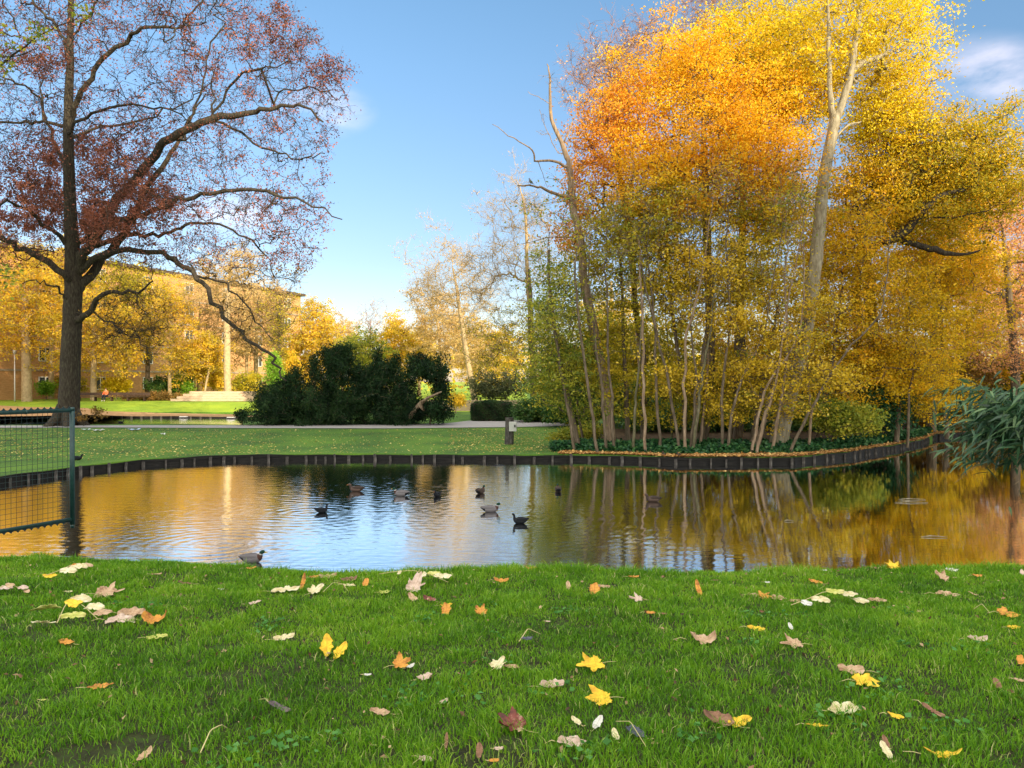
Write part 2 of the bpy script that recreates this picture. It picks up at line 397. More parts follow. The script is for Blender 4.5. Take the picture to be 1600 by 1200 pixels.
scene.cycles.max_bounces = 6; scene.cycles.diffuse_bounces = 3; scene.cycles.glossy_bounces = 3; scene.cycles.transmission_bounces = 2; scene.cycles.transparent_max_bounces = 4
scene.cycles.use_denoising = False if False else scene.cycles.use_denoising

# ---------------------------------------------------------------- setting: ground, water, paths
def grassmat(name, cols, leafy=0):
    m, nt, out = newmat(name); L = nt.links
    tc = nd(nt,'ShaderNodeTexCoord'); n1 = noise(nt, .35, 4, tc.outputs['Object']); n2 = noise(nt, 14, 5, tc.outputs['Object'], .7)
    ad = nd(nt,'ShaderNodeMath', operation='MULTIPLY_ADD'); ad.inputs[1].default_value = .55; L.new(n2.outputs['Fac'], ad.inputs[0])
    m2 = nd(nt,'ShaderNodeMath', operation='MULTIPLY'); m2.inputs[1].default_value = .5; L.new(n1.outputs['Fac'], m2.inputs[0]); L.new(m2.outputs[0], ad.inputs[2])
    r = ramp(nt, cols, [.38,.5,.62]); L.new(ad.outputs[0], r.inputs[0])
    b = nd(nt,'ShaderNodeBsdfPrincipled'); b.inputs['Roughness'].default_value = .9; L.new(r.outputs[0], b.inputs['Base Color'])
    bp = nd(nt,'ShaderNodeBump'); bp.inputs['Strength'].default_value = .8; bp.inputs['Distance'].default_value = .06
    n3 = noise(nt, 22, 5, tc.outputs['Object'], .8); L.new(n3.outputs['Fac'], bp.inputs['Height']); L.new(bp.outputs[0], b.inputs['Normal'])
    L.new(b.outputs[0], out.inputs[0]); return m
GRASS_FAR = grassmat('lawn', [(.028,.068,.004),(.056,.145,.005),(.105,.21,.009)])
LAWN_SUNLIT = grassmat('sun_painted_lawn', [(.14,.24,.006),(.22,.34,.008),(.32,.42,.012)])  # lighter, yellower copy of the lawn: sunlight put into the colour
SOIL = pmat('woodland_soil', [(.03,.02,.012),(.07,.045,.025),(.12,.08,.04)], 4, .95, .6)
TURF_SOIL = pmat('turf_soil', [(.018,.016,.010),(.035,.04,.012),(.045,.09,.012)], 12, .95, .6)
GRAVEL = pmat('gravel_path', [(.27,.25,.24),(.36,.34,.33),(.43,.41,.40)], 20, .9, .3)
SANDY = pmat('leafy_ground', [(.28,.15,.07),(.42,.24,.11),(.5,.32,.16)], 3, .95, .4)

us = np.concatenate([np.linspace(-3.3,-.8,30)[:-1], np.linspace(-.8,.8,520), np.linspace(.8,3.6,30)[1:]])
pond2L = lambda u: np.interp(u*F+CX, [-3000,-200,0,150,378], [0,1,1,1,1])
rowsA = np.linspace(0,1,22)[1:]                        # shore -> 52
rowsB = np.concatenate([[49.3,49.31,57,62,66,69.0,69.02,69.6,70.5,72,74,76,78,81,85,90,100,115,140,180,260,420,900]])
Dc = shoreD(us)
rows = [Dc*.998, Dc, Dc+.02, Dc+.25]; zs = []
for t in rowsA: rows.append((Dc+.25)+(49-(Dc+.25))*t)
for d in rowsB: rows.append(np.full_like(us, d))
Yg = np.array(rows); Xg = us[None,:]*Yg; Zg = zfar(Xg, Yg)
Zg[0] = -.9; Zg[1] = -.85
pxs = us*F+CX; inp2 = (pxs < 379) & (pxs > -700)
for j in range(len(rows)):
    d = Yg[j,0]
    if j >= 4+len(rowsA) and 49.305 <= d <= 69.01: Zg[j, inp2] = -.6
ni, nj = len(us), len(rows)
V = np.stack([Xg,Yg,Zg],-1).reshape(-1,3)
ii = np.arange(nj-1)[:,None]*ni+np.arange(ni-1)[None,:]
Q = np.stack([ii, ii+1, ii+ni+1, ii+ni],-1).reshape(-1,4)
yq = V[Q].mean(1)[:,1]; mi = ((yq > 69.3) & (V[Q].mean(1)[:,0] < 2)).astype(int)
o = mesh_np('far_bank_ground', V, [Q], [GRASS_FAR, LAWN_SUNLIT], midx=mi); tag(o, kind='structure')

# near bank
xs = np.concatenate([np.linspace(-150,-10,15)[:-1], np.linspace(-10,10,121), np.linspace(10,150,15)[1:]])
yb = np.concatenate([[-300,-120,-50,-20,-8,-3,0,1.2], np.linspace(1.8,6.4,42)])
rows = [np.full_like(xs, y) for y in yb]+[crestY(xs)+d for d in (.0,.15,.3,.45,.6,.8,1.0,1.3,1.8,2.4,3.2,4.2)]
Yg = np.array(rows); Xg = np.broadcast_to(xs, Yg.shape); Zg = znear(Xg, Yg)
V = np.stack([Xg,Yg,Zg],-1).reshape(-1,3); ni, nj = len(xs), len(rows)
ii = np.arange(nj-1)[:,None]*ni+np.arange(ni-1)[None,:]; Q = np.stack([ii, ii+1, ii+ni+1, ii+ni],-1).reshape(-1,4)
tag(mesh_np('near_bank_ground', V, [Q], TURF_SOIL), kind='structure')

# water
m, nt, out = newmat('pond_water'); L = nt.links
tc = nd(nt,'ShaderNodeTexCoord')
def ml(op, a, b=None, c=None, clamp=False):
    n = nd(nt,'ShaderNodeMath', operation=op, use_clamp=clamp)
    for i, v in enumerate((a,b,c)):
        if v is None: continue
        if isinstance(v,(int,float)): n.inputs[i].default_value = v
        else: L.new(v, n.inputs[i])
    return n.outputs[0]
mp = nd(nt,'ShaderNodeMapping'); mp.inputs['Scale'].default_value = (.8,3.0,1); mp.inputs['Rotation'].default_value = (0,0,R(5)); L.new(tc.outputs['Object'], mp.inputs[0])
n1 = noise(nt, 1.5, 3, mp.outputs[0], .5)
mp2 = nd(nt,'ShaderNodeMapping'); mp2.inputs['Scale'].default_value = (1,1.7,1); L.new(tc.outputs['Object'], mp2.inputs[0])
n2 = noise(nt, 7, 3, mp2.outputs[0], .6)
n3 = noise(nt, .10, 2, tc.outputs['Object'])
sep = nd(nt,'ShaderNodeSeparateXYZ'); L.new(tc.outputs['Object'], sep.inputs[0])
right = ml('MULTIPLY_ADD', sep.outputs[0], -.16, .95, True)      # the water lies calmer to the right
amp = ml('ADD', ml('MULTIPLY', ml('MULTIPLY', right, n3.outputs['Fac']), 1.25), .15)
# rings spreading from the swimming birds
rings = None
for (cx_, cy_, wl) in ((-5.2,19.2,.34),(-6.2,15.6,.30),(-1.0,20.3,.32),(.3,18.6,.28),(-4.7,24.0,.36)):
    dx = ml('SUBTRACT', sep.outputs[0], cx_); dy = ml('SUBTRACT', sep.outputs[1], cy_)
    rr = ml('SQRT', ml('ADD', ml('MULTIPLY',dx,dx), ml('MULTIPLY',dy,dy)))
    wv = ml('MULTIPLY', ml('SINE', ml('MULTIPLY', rr, 6.283/wl)), ml('EXPONENT', ml('MULTIPLY', rr, -.33)))
    rings = wv if rings is None else ml('ADD', rings, wv)
h = ml('ADD', ml('MULTIPLY', n1.outputs['Fac'], 1.0), ml('MULTIPLY', n2.outputs['Fac'], .22))
h = ml('ADD', ml('MULTIPLY', h, amp), ml('MULTIPLY', rings, .12))
bp = nd(nt,'ShaderNodeBump'); bp.inputs['Strength'].default_value = 1; bp.inputs['Distance'].default_value = .0092
L.new(h, bp.inputs['Height'])
fr = nd(nt,'ShaderNodeFresnel'); fr.inputs[0].default_value = 1.33; L.new(bp.outputs[0], fr.inputs['Normal'])
fac = ml('MULTIPLY_ADD', fr.outputs[0], 3.4, .05, True)
df = nd(nt,'ShaderNodeBsdfDiffuse'); df.inputs[0].default_value = (.012,.014,.006,1); gs = nd(nt,'ShaderNodeBsdfGlossy'); gs.inputs['Roughness'].default_value = .02; gs.inputs['Color'].default_value = (1,1,1,1)
ms = nd(nt,'ShaderNodeMixShader'); L.new(fac, ms.inputs[0]); L.new(df.outputs[0], ms.inputs[1]); L.new(gs.outputs[0], ms.inputs[2])
L.new(bp.outputs[0], gs.inputs['Normal']); L.new(ms.outputs[0], out.inputs[0])
WATER = m
def sheet(name, xs, ys, z, mat):
    X, Y = np.meshgrid(xs, ys); V = np.stack([X,Y,np.full_like(X, z)],-1).reshape(-1,3); ni = len(xs)
    ii = np.arange(len(ys)-1)[:,None]*ni+np.arange(ni-1)[None,:]
    return tag(mesh_np(name, V, [np.stack([ii,ii+1,ii+ni+1,ii+ni],-1).reshape(-1,4)], mat), kind='structure')
sheet('pond_water', np.linspace(-160,160,9), np.linspace(7.5,50,5), 0, WATER)
sheet('back_pond_water', np.linspace(-80,-18,5), np.linspace(49.25,69.3,3), 0.012, WATER)

def strip(name, top, bot, mat, dz=.012, n=80, rows_=6, kind='structure'):
    """ground sheet between two photo-pixel edge lines, laid on the terrain"""
    x0, x1 = max(top[0][0],bot[0][0]), min(top[-1][0],bot[-1][0]); xs_ = np.linspace(x0,x1,n)
    V = []
    for r_ in range(rows_):
        t = r_/(rows_-1)
        for x in xs_:
            a = G(x, np.interp(x,*zip(*top)))[:2]; b_ = G(x, np.interp(x,*zip(*bot)))[:2]
            p = a*(1-t)+b_*t; V.append((p[0],p[1],float(zfar(p[0],p[1]))+dz))
    ii = np.arange(rows_-1)[:,None]*n+np.arange(n-1)[None,:]
    return tag(mesh_np(name, V, [np.stack([ii+n,ii+n+1,ii+1,ii],-1).reshape(-1,4)], mat), kind=kind)
strip('gravel_path', [(-300,666.5),(150,665.2),(380,665),(600,664.3),(700,662),(735,657.5),(790,656.5),(880,661),(900,664)],
      [(-300,670),(150,668.6),(380,669.5),(600,670),(800,668),(870,666.5),(900,665)], GRAVEL, .03, 90)
strip('leafy_terrace', [(-400,629.5),(60,629),(130,629.5),(200,632.3),(395,635.3)], [(-400,637),(60,636.5),(130,635),(395,638)], SANDY, .03, 50)
# woodland soil on the island
V=[]; pu = np.linspace(862,1640,160); rws = [.06,.5,1.2,2.4,4.2,6.5,9.5,13]
for k, r_ in enumerate(rws):
    for px in pu:
        u = (px-CX)/F; d0 = float(shoreD(u)); ed = min(1, (px-862)/60)
        y = d0 + .06 + (r_-.06)*(.25+.75*ed) + (1-ed)*2.0
        V.append((u*y, y, float(zfar(u*y,y))+.02))
n = len(pu); ii = np.arange(len(rws)-1)[:,None]*n+np.arange(n-1)[None,:]
tag(mesh_np('woodland_ground', V, [np.stack([ii,ii+1,ii+n+1,ii+n],-1).reshape(-1,4)], SOIL), kind='structure')

# ---------------------------------------------------------------- timber edging of the pond
WOOD_DK = pmat('wet_dark_board', [(.003,.003,.003),(.008,.007,.006),(.018,.016,.013)], 5, .6, .5, stretch=(.4,.4,4))
WOOD_GR = pmat('weathered_post', [(.03,.027,.024),(.07,.062,.055),(.15,.14,.125)], 7, .85, .5, stretch=(2,2,.6))
def edging(name, label, px0, px1, step, lo=-.35, hi=.24, off=.0):
    pts = []; u0, u1 = (px0-CX)/F, (px1-CX)/F
    uu = np.linspace(u0, u1, 1500); dd = shoreD(uu); X = uu*dd; s_ = np.concatenate([[0],np.cumsum(np.hypot(np.diff(X),np.diff(dd)))])
    root = empty(name, (X[0], dd[0], 0), label, 'pond edging')
    N = int(s_[-1]/.35); sa = np.linspace(0, s_[-1], N); xa = np.interp(sa,s_,X); ya = np.interp(sa,s_,dd)
    V=[];
    for k,(x,y) in enumerate(zip(xa,ya)):
        nrm = -np.array([x,y])/math.hypot(x,y); j = .006*math.sin(k*1.7)
        a = np.array([x,y])+nrm*(.03+j); b_ = np.array([x,y])-nrm*.03
        hh = hi-.008+.016*math.sin(k*.9)+.02*math.sin(k*.23)+.012*math.sin(k*.071)
        V += [(a[0],a[1],lo),(a[0],a[1],.13),(a[0]+nrm[0]*.012,a[1]+nrm[1]*.012,.145),(a[0]+nrm[0]*.012,a[1]+nrm[1]*.012,hh),(b_[0],b_[1],hh)]
    V = np.array(V); ii = (np.arange(N-1)*5)[:,None]+np.arange(4)[None,:]
    mesh_np('board_facing', V, [np.stack([ii,ii+5,ii+6,ii+1],-1).reshape(-1,4)], WOOD_DK, root, origin=root.location, smooth=False)
    mb = MB(); mb.box((0,0,-.06),(.085,.07,.66)); mb.box((0,0,.275),(.07,.055,.025))
    proto = mb.build('post', WOOD_GR)
    k = 0; s0 = 0; cnt = 0
    while s0 < s_[-1] and cnt < 99:
        x = np.interp(s0,s_,X); y = np.interp(s0,s_,dd); nrm = -np.array([x,y])/math.hypot(x,y)
        c = proto if cnt == 0 else proto.copy()
        if cnt: COL.objects.link(c)
        c.parent = root; c.location = Vector((x+nrm[0]*.10, y+nrm[1]*.10, random.uniform(-.13,-.01)))-root.location
        c.rotation_euler = (random.uniform(-.09,.07),random.uniform(-.10,.10),math.atan2(nrm[1],nrm[0])+R(90)); c.scale = (random.uniform(.8,1.5),1,1)
        s0 += step*random.uniform(.6,1.5); cnt += 1
    return root
edging('pond_edging', 'dark low wooden boarding with stubby posts along the far side of the pond', -140, 1452, .62)
edging('pond_edging', 'short dark boarding closing the narrow channel beside the drooping bamboo', 1458, 1760, .8)
# low edge on the far side of the back pond
root = empty('pond_edging', (-40,69,0), 'thin low edging on the sunlit side of the back pond', 'pond edging')
mb = MB(); mb.box((-45,68.95,.12),(48,.08,.36)); mb.build('board_facing', WOOD_DK, root, origin=root.location)
proto=None
for k in range(46):
    if proto is None:
        mb = MB(); mb.box((0,0,-.08),(.16,.1,.44)); proto = mb.build('post', WOOD_GR, root); c = proto
    else: c = proto.copy(); COL.objects.link(c)
    c.parent = root; c.location = (-26+.9*k-2.0, -.14, .18)

# ---------------------------------------------------------------- stuff on the ground
def scatter(name, label, cat, pts, size, mat, h=.02, flat=.9, **k):
    o = leaves(pts+np.array([0,0,h]), size, mat, name, None, None, flat=flat, droop=0, **k)
    return tag(o, label, cat, kind='stuff')
# grass blades of the near bank
def blades(N, x0, y0, hgt, wid, rnd_):
    z0 = znear(x0, y0)-.004
    th = rng.uniform(0, 2*math.pi, N); dx, dy = np.cos(th), np.sin(th)
    lean = rng.uniform(.15,1.0,N)*hgt; la = rng.uniform(0,2*math.pi,N); lx, ly = np.cos(la)*lean, np.sin(la)*lean
    b0 = np.stack([x0,y0,z0],1); side = np.stack([dx,dy,np.zeros(N)],1)*wid[:,None]*.5
    mid = b0+np.stack([lx*.35,ly*.35,hgt*.6],1); tip = b0+np.stack([lx,ly,hgt*rng.uniform(.75,1,N)],1)
    V = np.stack([b0-side,b0+side,mid+side*.85,mid-side*.85,tip],1).reshape(-1,3)
    i = np.arange(N)*5; Q = np.stack([i,i+1,i+2,i+3],1); T = np.stack([i+3,i+2,i+4],1)
    return V, Q, T, np.concatenate([rnd_, rnd_])
def vnoise(x, y, s, seed):
    r_ = np.random.default_rng(seed); g = r_.uniform(0,1,(64,64)); X = (x*s)%63; Y = (y*s)%63
    i = X.astype(int); j = Y.astype(int); fx = ss(X-i); fy = ss(Y-j)
    return (g[i,j]*(1-fx)*(1-fy)+g[i+1,j]*fx*(1-fy)+g[i,j+1]*(1-fx)*fy+g[i+1,j+1]*fx*fy)
GRASSB = leafmat('grass_blade', [(.020,.065,.006),(.088,.240,.009),(.20,.42,.014),(.35,.52,.03),(.66,.60,.26)], .45, .02, pos=[0,.3,.62,.9,1], var=.0)
NB = 330000
t = rng.uniform(0,1,NB)**.75; yy = 1.9+t*6.0; uu = rng.uniform(-.78,.78,NB); xx = uu*yy
ok_ = yy < crestY(xx)+.55
xx, yy = xx[ok_], yy[ok_]; N = len(xx)
pn = vnoise(xx+20, yy+20, 1.6, 1)*.5+vnoise(xx+20,yy+20,5.5,2)*.5
bare = vnoise(xx+20,yy+20,2.6,3)*.6+vnoise(xx+20,yy+20,9,4)*.4
mud = np.zeros(len(xx))
for mx_,my_,ms_ in ((655,1150,.10),(225,1160,.08),(610,1120,.07),(1270,1170,.07),(300,1125,.07),(130,1180,.08),(1210,1130,.05),(205,1015,.05),(640,1085,.05),(880,1150,.05),(520,1175,.06),(1480,1150,.06),(1330,1190,.07)):
    q_ = GN(mx_,my_); mud = np.maximum(mud, np.exp(-((xx-q_[0])**2/2.2+(yy-q_[1])**2)/ms_**2))
bare = bare-mud*.5*rng.uniform(.3,1,len(xx))
keep = rng.uniform(0,1,N) < np.clip((bare-.22)*7*(1+np.maximum(0,yy-4)), .30-.20*np.minimum(1,mud*1.6), 1)
xx, yy, pn = xx[keep], yy[keep], pn[keep]; N = len(xx)
tall = vnoise(xx+20,yy+20,7,5)
edge_ = vnoise(xx+20,yy+20,3.1,8); hg = (.018+.040*tall)*rng.uniform(.5,1.35,N)*(1+.9*(crestY(xx)-yy<.35)*(edge_>.55)*rng.uniform(0,1,N)); wd = rng.uniform(.0024,.0052,N)*(1+.13*np.maximum(0,yy-3))
r_ = np.clip(-.02+.58*pn+.5*rng.uniform(0,1,N), 0, .93); st = rng.uniform(0,1,N) < .018+.05*(bare[keep]<.36); r_[st] = rng.uniform(.94,1,st.sum())
V,Q,T,rf = blades(N, xx, yy, hg, wd, r_)
tag(mesh_np('grass', V, [Q,T], GRASSB, attrs={'rnd': rf}, smooth=False), 'green mown grass on the near bank in front of the pond', 'grass', kind='stuff')
# low clover-like weeds in the lawn
cc = []
for _ in range(30):
    a = rng.uniform(2.3,5.4); b_ = rng.uniform(-.7,.7)*a; k = rng.integers(10,34)
    q = np.stack([b_+rng.normal(size=k)*.07, a+rng.normal(size=k)*.07],1); cc.append(np.column_stack([q, znear(q[:,0],q[:,1])+rng.uniform(.012,.035,k)]))
WEED = leafmat('lawn_weed_leaf', [(.04,.15,.02),(.08,.25,.04),(.14,.34,.08)], .35)
scatter('lawn_weeds', 'small round leaved weeds growing low in the near grass', 'weeds', np.concatenate(cc), .026, WEED, 0, flat=.8, aspect=1.0)
q = rng.uniform(0,1,900)**.8; cy = 2.3+q*4.3; cxx = rng.uniform(-.72,.72,900)*cy
scatter('leaf_crumbs', 'tiny brown and straw coloured leaf crumbs sunk among the near grass blades', 'debris', np.column_stack([cxx,cy,znear(cxx,cy)+rng.uniform(.008,.034,900)]), .021, leafmat('leaf_crumb',[(.05,.03,.02),(.2,.11,.05),(.5,.36,.2)],.1), 0, flat=.5, jitter=.8)
# far lawn: fallen yellow leaves
def band(px0, px1, y0, y1, n, power=1):
    px = rng.uniform(px0,px1,n); py = y0+(y1-y0)*rng.uniform(0,1,n)**power
    X=np.zeros((n,3)); z=np.full(n,.5)
    for _ in range(10):
        D=(CAMZ-z)*F/(py-HZ); x=(px-CX)/F*D; z=zfar(x,D)
    return np.column_stack([x,D,z])
A = band(-40,880,671,712,2300); B_ = band(-40,430,671,720,1900); C_ = band(700,900,670,706,1400)
pp = np.concatenate([A,B_,C_]); pp = pp[pp[:,1] > shoreD(pp[:,0]/pp[:,1])+.15]
scatter('fallen_leaves', 'small pale fallen leaves strewn over the grass beyond the pond', 'leaves', pp, .085, LEAF['spark'], .03)
def shoreband(px0, px1, o0, o1, n, h0=0, h1=.03, edge=0):
    px = rng.uniform(px0,px1,n); u=(px-CX)/F; y = shoreD(u)+o0+(o1-o0)*rng.uniform(0,1,n)
    x=u*y; return np.column_stack([x,y,zfar(x,y)+rng.uniform(h0,h1,n)])
scatter('fallen_leaves', 'thick tan and orange leaf litter along the water edge under the trees', 'leaves',
        np.concatenate([shoreband(875,1480,.04,.95,15000), shoreband(1200,1480,.04,.6,3000), shoreband(1440,1620,.1,4,3000)]), .13, LEAF['litter'], .03)
# ivy carpet
px = rng.uniform(862,1500,34000); u=(px-CX)/F
o0 = np.interp(px,[860,930,1050,1250,1400,1500],[1.2,.75,.8,1.0,1.0,1.6]); o1 = np.interp(px,[860,930,1200,1500],[2.6,4.0,4.4,4])
tt = rng.uniform(0,1,len(px)); y = shoreD(u)+o0+(o1-o0)*tt; x = u*y
hh = np.clip((.14+.16*vnoise(x+40,y+10,1.3,9))*np.minimum(1,tt*8+.15),0,1)
pp = np.column_stack([x,y,zfar(x,y)+hh*rng.uniform(.2,1.3,len(px))])
scatter('ivy', 'dark green ivy carpeting the ground under the island trees', 'ivy', pp, .15, LEAF['ivy'], .02, flat=.55, aspect=.9)

# ---------------------------------------------------------------- the big dark oak on the left
D0 = 48.0
t = Tree()
tr = line([(105,668),(109,600),(113,520),(115,450),(113,385),(110,300),(108,200),(110,120),(112,40),(114,-60),(112,-160)], D0); tr[0,2] = .35
t.limb(tr, [.66,.60,.57,.52,.44,.35,.29,.24,.19,.13,.05], wob=.02)
obase = np.array([tr[0,0], D0, .48])
oak = empty('oak_tree', obase, 'tall dark trunked tree with sparse dull red leaves beside the green gate', 'tree')
LM = [
 ([(116,430),(133,400),(160,345),(196,300),(245,240),(280,212),(333,189),(380,178),(420,171),(465,166),(508,190)],[.38,.33,.30,.27,.25,.18,.11,.05],-3),
 ([(116,460),(150,418),(196,364),(224,308),(262,250),(285,215),(303,178),(322,150)],[.34,.30,.24,.15,.09,.05],5),
 ([(120,380),(165,350),(210,336),(266,318),(315,305),(368,298),(420,299),(472,315),(535,341)],[.22,.17,.13,.1,.03],-6),
 ([(150,385),(210,366),(259,368),(290,352),(333,350),(385,371),(420,403)],[.18,.12,.09,.03],2),
 ([(118,430),(168,397),(241,392),(280,408),(315,443),(350,495),(385,527),(420,551),(434,576),(441,594)],[.24,.17,.16,.13,.09,.04],-5),
 ([(300,425),(340,440),(378,470),(400,505),(426,540)],[.08,.05,.02],-8),
 ([(118,505),(130,492),(154,467),(182,458),(217,453),(238,440)],[.28,.2,.15,.09,.05],-2),
 ([(150,490),(180,510),(215,530),(240,560)],[.06,.04,.02],-3),
 ([(112,445),(101,429),(52,397),(10,375),(-45,352),(-120,340)],[.3,.22,.19,.15,.08],-3),
 ([(110,390),(70,350),(35,322),(-12,315),(-90,300)],[.16,.12,.08,.03],-6),
 ([(112,480),(98,460),(84,446),(52,440),(30,450)],[.10,.06,.02],-3),
 ([(110,200),(119,164),(136,133),(164,91),(196,66),(224,45),(273,45),(304,21),(330,-20)],[.2,.17,.15,.12,.06,.03],-3),
 ([(109,215),(119,192),(157,175),(210,164),(266,175),(300,190)],[.12,.08,.03],-6),
 ([(109,240),(122,212),(175,199),(245,182),(297,157),(330,130)],[.12,.08,.03],5),
 ([(111,300),(98,250),(78,205),(68,165),(63,115)],[.18,.13,.08,.04],4),
 ([(70,190),(40,193),(0,194),(-60,180)],[.07,.03],2),
 ([(66,155),(30,133),(-5,128),(-60,120)],[.08,.03],-4),
 ([(109,120),(105,63),(77,28),(49,0),(30,-40)],[.12,.1,.05],2),
 ([(333,189),(336,147),(333,105)],[.09,.06,.03],0),
 ([(340,170),(371,126),(420,105),(470,101)],[.07,.04,.02],-2),
 ([(430,168),(438,147),(480,140),(522,150)],[.06,.04,.02],1),
 ([(350,193),(402,224),(437,241),(476,248),(507,238)],[.09,.06,.03],-3),
 ([(290,220),(300,180),(318,140),(330,80),(350,40)],[.09,.05,.02],4),
 ([(111,60),(150,10),(170,-40)],[.08,.04],-3),
]
for pts, rr, dd in LM: t.limb(line(pts, D0, dd), [r__*.92 for r__ in rr], wob=.09)
T_ = []
poly = np.array([(-150,-160),(330,-160),(400,-40),(462,18),(505,70),(540,105),(550,175),(505,235),(512,330),(480,430),(445,470),(360,450),(300,425),(230,420),(150,415),(60,420),(-150,430)])
def inpoly(x,y):
    c=False; n=len(poly); j=n-1
    for i in range(n):
        if (poly[i,1]>y)!=(poly[j,1]>y) and x < (poly[j,0]-poly[i,0])*(y-poly[i,1])/(poly[j,1]-poly[i,1])+poly[i,0]: c=not c
        j=i
    return c
holes = [(410,275,50,22),(150,110,30,22),(480,265,40,12),(370,100,20,14),(60,300,16,12),(200,130,22,14),(300,270,22,10),(250,230,18,10)]
while len(T_) < 3600:
    x = rng.uniform(-150,552); y = rng.uniform(-160,470)
    if not inpoly(x,y): continue
    if any(((x-a)/c)**2+((y-b)/d)**2 < 1 and rng.uniform() < .85 for a,b,c,d in holes): continue
    ex = 9*(1-abs((x-130)/430)**2)*min(1,(560-y)/200)
    T_.append(P(x,y,D0+rng.normal()*ex*.6))
t.fill(T_, upw=.1, jit=.09, pen=.4)
bb = blob(205,500,70,60,D0-2,170,3); t.fill(bb, upw=-.1, jit=.1, pen=0)
bb = blob(380,500,60,50,D0-6,45,2); t.fill(bb, upw=-.1, jit=.1, pen=0)
t.wood('trunk', BARK['oak'], oak, obase, r0=.012, ex=2.5, twigs=5, twl=.8, cap=.09)
m_ = P(0,300,D0)[2]
src = t.twig_end; cl = t.twig_cl
pxx = src[:,0]/src[:,1]*F+CX; pyy = HZ-(src[:,2]-CAMZ)/src[:,1]*F
dens = .28+.9*vnoise(pxx+200, pyy+200, 1/45., 31)
def bump_(x0,y0,sx,sy,a): return a*np.exp(-((pxx-x0)/sx)**2-((pyy-y0)/sy)**2)
dens += bump_(60,345,110,28,1.6)+bump_(250,330,80,30,1.0)+bump_(70,95,60,25,1.2)+bump_(150,235,90,28,1.6)+bump_(60,290,90,35,1.4)+bump_(200,300,110,30,1.0)+bump_(150,345,70,30,1.4)+bump_(440,60,60,45,.4)+bump_(380,90,60,40,.3)+bump_(20,330,80,40,.8)+bump_(150,250,90,40,.6)+bump_(500,110,30,20,.8)
dens = np.where(pyy > 425, .35, dens)
pr = dens/dens.sum(); pr = np.where((np.abs(pxx-111)<15)&(src[:,1]<D0+.5)&(pyy>120), pr*.15, pr); pr/=pr.sum(); pr = pr**1.7; pr /= pr.sum(); k = rng.choice(len(src), 98000, p=pr)
low = pyy[k] > 418
C = src[k]+rng.normal(size=(len(k),3))*.11
leaves(C[~low], .145, LEAF['oak'], 'crown', oak, obase, cl[k][~low], flat=.1, droop=.4, aspect=.5)
leaves(C[low], .18, LEAF['bronze'], 'drooping_spray', oak, obase, cl[k][low], flat=.1, droop=.4, aspect=.5)
# root flare
mb = MB()
for a in (0,60,125,185,240,300):
    d = np.array([math.cos(R(a)), math.sin(R(a)), 0]); mb.tube([obase+d*.35+np.array([0,0,1.3]), obase+d*.72+np.array([0,0,.45]), obase+d*1.15+np.array([0,0,.06]), obase+d*1.6+np.array([0,0,-.15])],[.3,.3,.2,.08],8)
mb.build('root_flare', BARK['oak'], oak, smooth=True, origin=obase)
# suckers at its foot
tree('leafy_sapling','thin low suckers with brownish leaves at the foot of the big dark tree',47.2,[(128,668),(138,655),(150,645)],[.03,.02],[(148,645,18,14,26,.5),(128,655,8,8,12,.4)],'bronze',420,.13,'oak',.12,.008,cat='shrub')
# green sprigs of another tree reaching in from the left
g, gt = tree('broadleaf_tree','green leaved branches hanging in from the left edge above the gate',27,[(-260,760),(-250,500),(-235,250),(-225,0),(-220,-200)],[.28,.25,.2,.15,.05],
     [(-120,120,80,260,200,2)],'lime',2600,.13,'oak',.3,.01, limbs=[([(-235,250),(-120,200),(-20,120),(60,60),(130,25)],[.1,.06,.03,.012],-1),([(-240,420),(-120,400),(-40,420),(20,435)],[.06,.04,.012],-1),([(-225,100),(-100,60),(0,90),(60,75)],[.06,.04,.012],1)])
bb = np.concatenate([blob(60,55,22,8,26,9,.4), blob(128,20,14,8,26,7,.4), blob(8,85,16,40,26,12,.4), blob(15,440,16,22,26,9,.4)])
leaves(np.repeat(bb,9,0)+rng.normal(size=(len(bb)*9,3))*.16, .16, LEAF['green'], 'foliage', g, g.location, flat=.1)

# ---------------------------------------------------------------- island trees
isl = 'trees standing on the wooded bank'
# dead snag
t_, tt_ = tree('dead_tree','leafless weathered trunk rising left of the orange crown with a bird on it',34.6,
  [(955,690),(947,619),(934,550),(922,487),(912,440),(907,375),(894,319),(890,262),(881,232),(862,187),(859,127),(855,100)],[.27,.25,.23,.21,.2,.18,.15,.12,.09,.05,.02],
  [(862,130,14,26,12,.6),(850,190,14,30,8,.5)],None,0,.1,'dead',r0=.008,twigs=2,twl=.4,group=isl,
  limbs=[([(888,262),(859,251),(836,251),(832,236),(802,217),(769,195)],[.07,.05,.03,.012],-1),([(840,251),(848,270),(855,294)],[.02,.01],-.5),
         ([(893,312),(859,300),(840,292),(810,290)],[.09,.07,.05,.03],-1),([(861,165),(845,155),(824,144)],[.025,.012],0),([(872,240),(855,205),(842,172)],[.025,.01],0),
         ([(895,371),(859,371),(814,382)],[.03,.012],-1),([(880,225),(900,180),(915,150)],[.03,.01],1)])
